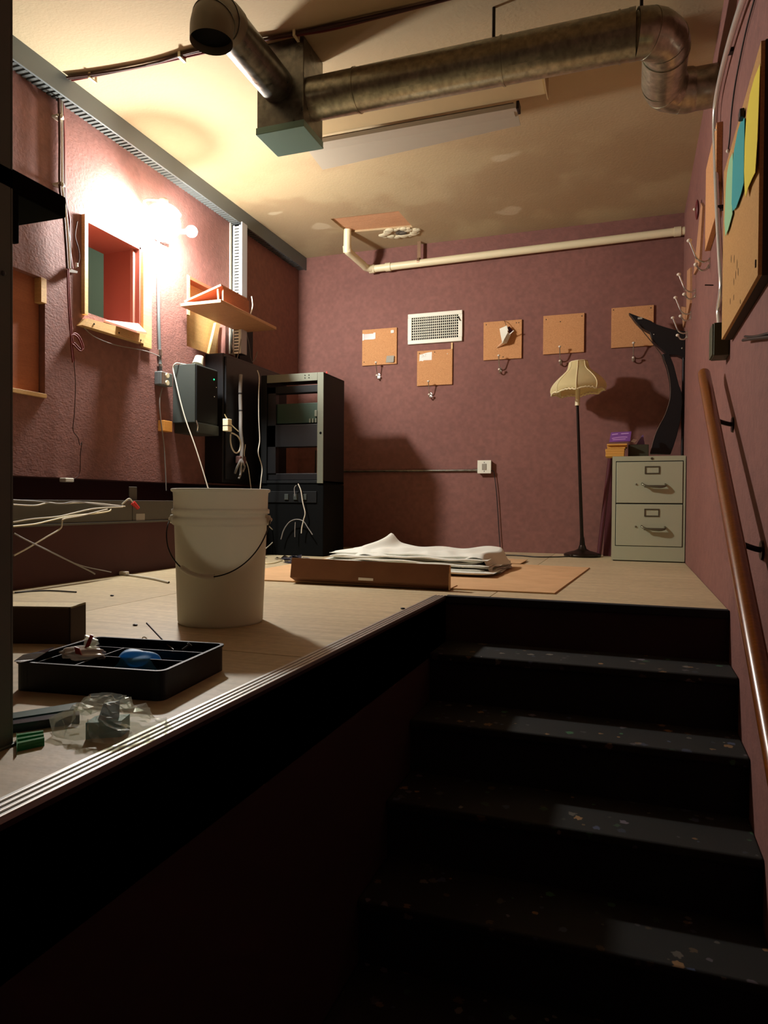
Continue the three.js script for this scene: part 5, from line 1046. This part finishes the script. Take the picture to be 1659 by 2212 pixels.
  const fg = []; for (let i = 0; i < 4; i++) { const a = fp[i], b = fp[i + 1] , c3 = fp[7 - i], d3 = fp[(8 - i) % 8]; fg.push(hexa(a, b, i === 3 ? fp[5] : fp[6 - i], c3, V(0, -0.001, 0))); }
  single('dark_film', 'dark crinkled plastic film over the left end of the black tray', 'film', fg, M.plasticDark);
  const s0 = at(318, 1346, 'y', 0.10), s1 = at(373, 1405, 'y', 0.03);
  const sA = V(-1.075, 0.1, -1.39), sB = V(-0.985, 0.012, -1.335);
  single('thin_stick', 'thin dark stick leaning out of the far side of the black tray', 'stick', [cyl(at(317, 1346, 'z', -1.40), at(362, 1394, 'z', -1.345), 0.0022, 0.0018, 8), cyl(at(362, 1394, 'z', -1.345), at(375, 1405, 'z', -1.33), 0.0034, 0.003, 8)], M.wire);
  single('bolt', 'small bolt leaning in the far corner of the black tray', 'bolt', [cyl(at(394, 1404, 'z', -1.325), at(408, 1394, 'z', -1.335), 0.0028, 0.0028, 8), cyl(at(408, 1394, 'z', -1.335), at(411, 1391, 'z', -1.337), 0.006, 0.006, 6)], M.steelGrey);
  for (const [a, b] of [[297, 1381], [303, 1379], [312, 1383]]) { const p = at(a, b + 3, 'y', 0.004); single('floor_crumb', ['white scrap left of two others behind the black tray', 'middle white scrap behind the black tray', 'right hand ring shaped scrap behind the black tray'][[297, 303, 312].indexOf(a)], 'scrap', a === 312 ? tube(Array.from({ length: 13 }, (_, i) => p.clone().add(V(0.007 * Math.cos(i * 0.5236), 0.006 + 0.006 * Math.sin(i * 0.5236), 0))), 0.002, 24, 6) : ball(p, 0.007, 8, 6, 1, 0.7, 0.8), M.paperWhite); }
}
{ // carton left of the bucket
  const R0 = at(152, 1392, 'y', 0), top = 0.098, zf = R0.z;
  const t = thing('carton', 'small closed cardboard carton on the floor beside the metal post', 'carton', V(R0.x - 0.15, 0, zf));
  const dir = V(-0.957, 0, 0.29), back = V(-0.26, 0, -0.86).normalize().multiplyScalar(0.085), a = R0.clone(), b = R0.clone().addScaledVector(dir, 0.30);
  const up = V(0, top, 0);
  part(t, 'front_side', hexa(a, b, b.clone().add(up), a.clone().add(up), back.clone().multiplyScalar(0.05)), M.cartonSide);
  part(t, 'end_side', hexa(a, a.clone().add(back), a.clone().add(back).add(up), a.clone().add(up), dir.clone().multiplyScalar(0.004)), M.cartonSide);
  part(t, 'top', hexa(a.clone().add(up), b.clone().add(up), b.clone().add(up).add(back), a.clone().add(up).add(back), V(0, -0.004, 0)), M.paleTop);
  part(t, 'back_side', hexa(a.clone().add(back), b.clone().add(back), b.clone().add(back).add(up), a.clone().add(back).add(up), dir.clone().multiplyScalar(0.001).add(back.clone().multiplyScalar(0.04))), M.cartonSide);
}
{ // small things at the near edge
  const P = (a, b, y = 0) => at(a, b, 'y', y);
  const c = P(222, 1590);
  const t = thing('parts_bag', 'clear crinkled plastic bag holding a small teal block', 'bag', c.clone());
  const a0 = P(185, 1597), a1 = P(262, 1592), bk = V(-0.012, 0, -0.035), up = V(0, 0.026, 0);
  part(t, 'block', hexa(a0, a1, a1.clone().add(bk), a0.clone().add(bk), up), M.teal);
  const tp0 = a0.clone().lerp(a1, 0.25).add(up).addScaledVector(bk, 0.3), tp1 = a0.clone().lerp(a1, 0.72).add(up).addScaledVector(bk, 0.3);
  part(t, 'block_neck', hexa(tp0, tp1, tp1.clone().addScaledVector(bk, 0.3).add(V(-0.004, 0.024, 0)), tp0.clone().addScaledVector(bk, 0.3).add(V(0.006, 0.024, 0)), V(0, 0, -0.012)), std(0x6f8d9a, 0.5));
  // crinkled film, a faceted tent over the block
  const NA = 30, NR = 9, pos = [], idx = [];
  for (let i = 0; i <= NA; i++) for (let j = 0; j <= NR; j++) {
    const a = i / NA * 2 * Math.PI, v = j / NR;
    const sa = (i % NA), n = perm[(sa * 7 + j * 31) % 997] - 0.5, R = (0.024 + 0.05 * v * v) * (1 + 0.35 * Math.abs(Math.cos(a))) * (1 + 0.3 * n) + 0.008 * v;
    const h = 0.056 * Math.pow(1 - v, 0.7) * (1 + 0.9 * n * v) + 0.003 + (v > 0.5 ? 0.014 * Math.abs(n) : 0);
    pos.push(c.x - 0.008 + R * Math.cos(a), Math.max(0.002, h), c.z - 0.02 + R * 0.72 * Math.sin(a));
  }
  for (let i = 0; i < NA; i++) for (let j = 0; j < NR; j++) { const q = i * (NR + 1) + j; idx.push(q, q + NR + 1, q + 1, q + 1, q + NR + 1, q + NR + 2); }
  let g = new THREE.BufferGeometry(); g.setAttribute('position', new THREE.Float32BufferAttribute(pos, 3)); g.setIndex(idx); g = g.toNonIndexed(); g.computeVertexNormals();
  part(t, 'film', g, M.plasticClear);
  part(t, 'seal', [hexa(P(160, 1530, 0.03), P(180, 1527, 0.03), P(180, 1533, 0.028), P(160, 1536, 0.028), V(0, -0.001, 0)), hexa(P(245, 1524, 0.03), P(282, 1519, 0.03), P(286, 1529, 0.03), P(250, 1532, 0.03), V(0, -0.001, 0))], M.plasticClear);
  const s = [P(24, 1585), P(172, 1563), P(166, 1538), P(24, 1562)];
  const b = thing('level_bar', 'dark glossy green and blue bar lying by the metal post', 'bar', V((s[0].x + s[1].x) / 2, 0, (s[0].z + s[1].z) / 2));
  part(b, 'bar', hexa(s[0].setY(0.001), s[1].setY(0.001), s[2].setY(0.001), s[3].setY(0.001), V(0, 0.014, 0)), std(0x1b2630, 0.25, 0.3));
  part(b, 'top_face', hexa(s[0].clone().lerp(s[3], 0.45).setY(0.0152), s[1].clone().lerp(s[2], 0.45).setY(0.0152), s[2].clone().setY(0.0152), s[3].clone().setY(0.0152), V(0, 0.002, 0)), M.tealDark);
  const gq = [P(38, 1624), P(96, 1611), P(93, 1592), P(36, 1600)];
  const gt = thing('green_clip', 'small translucent green plastic clip on the stage floor', 'clip', gq[0].clone());
  part(gt, 'base', hexa(gq[0], gq[1], gq[2], gq[3], V(0, 0.006, 0)), M.greenGlass);
  for (const v of [0.12, 0.5, 0.88]) part(gt, 'ridge', hexa(gq[0].clone().lerp(gq[3], v - 0.1).setY(0.006), gq[1].clone().lerp(gq[2], v - 0.1).setY(0.006), gq[1].clone().lerp(gq[2], v + 0.06).setY(0.006), gq[0].clone().lerp(gq[3], v + 0.06).setY(0.006), V(0, 0.006, 0)), M.greenGlass);
  part(gt, 'end_tab', hexa(gq[0].clone(), gq[3].clone(), gq[3].clone().add(V(-0.004, 0, -0.003)), P(36, 1634), V(0, 0.012, 0)), M.greenGlass);
  for (const [x, y, l] of [[292, 1352, 'dark speck on the floor left of the bucket'], [242, 1288, 'small dark chip on the floor far left of the bucket'], [870, 1316, 'dark speck on the floor near the stage corner']]) { const p = P(x, y); single('floor_debris', l, 'debris', ball(p.clone().add(V(0, 0.003, 0)), 0.007, 8, 6, 1.3, 0.45, 0.8), M.cableDark); }
}
{ // metal rack post in the left foreground with the end of its shelf
  const b = at(24, 1612, 'y', 0), zP = b.z, xP = b.x;
  const t = thing('rack_post', 'dark green grey metal rack post standing at the left edge of the stage', 'post', V(xP - 0.03, 0, zP));
  const near = at(10, 1640, 'y', 0);
  part(t, 'post', [rbox(xP - 0.05, xP, 0.0, 2.2, zP - 0.004, zP + 0.0, 0.001, 1), rbox(xP - 0.004, xP, 0, 2.2, zP, zP + 0.028, 0.001, 1), rbox(xP - 0.05, xP - 0.046, 0, 2.2, zP, zP + 0.028, 0.001, 1)], M.darkPost);
  part(t, 'foot_plate', rbox(xP - 0.06, xP + 0.004, 0, 0.004, zP - 0.01, zP + 0.04, 0.001, 1), M.darkPost);
  const c0 = at(144, 426, 'x', xP), c1 = at(145, 473, 'x', xP), zs = c0.z;
  part(t, 'shelf', [rbox(xP - 0.5, xP + 0.0, c1.y, c0.y, zs, zs + 0.5, 0.004, 2)], M.blackMatte);
  const d0 = at(43, 490, 'x', xP);
  part(t, 'shelf_bracket', rbox(xP - 0.012, xP - 0.001, c1.y - 0.075, c1.y, at(26, 520, 'x', xP).z + 0.02, at(43, 520, 'x', xP).z, 0.002, 1), M.blackMatte);
  part(t, 'bolt', ball(V(xP, 0.72, zP + 0.014), 0.004, 8, 6), M.steelGrey);
}

renderer.render(scene, camera);
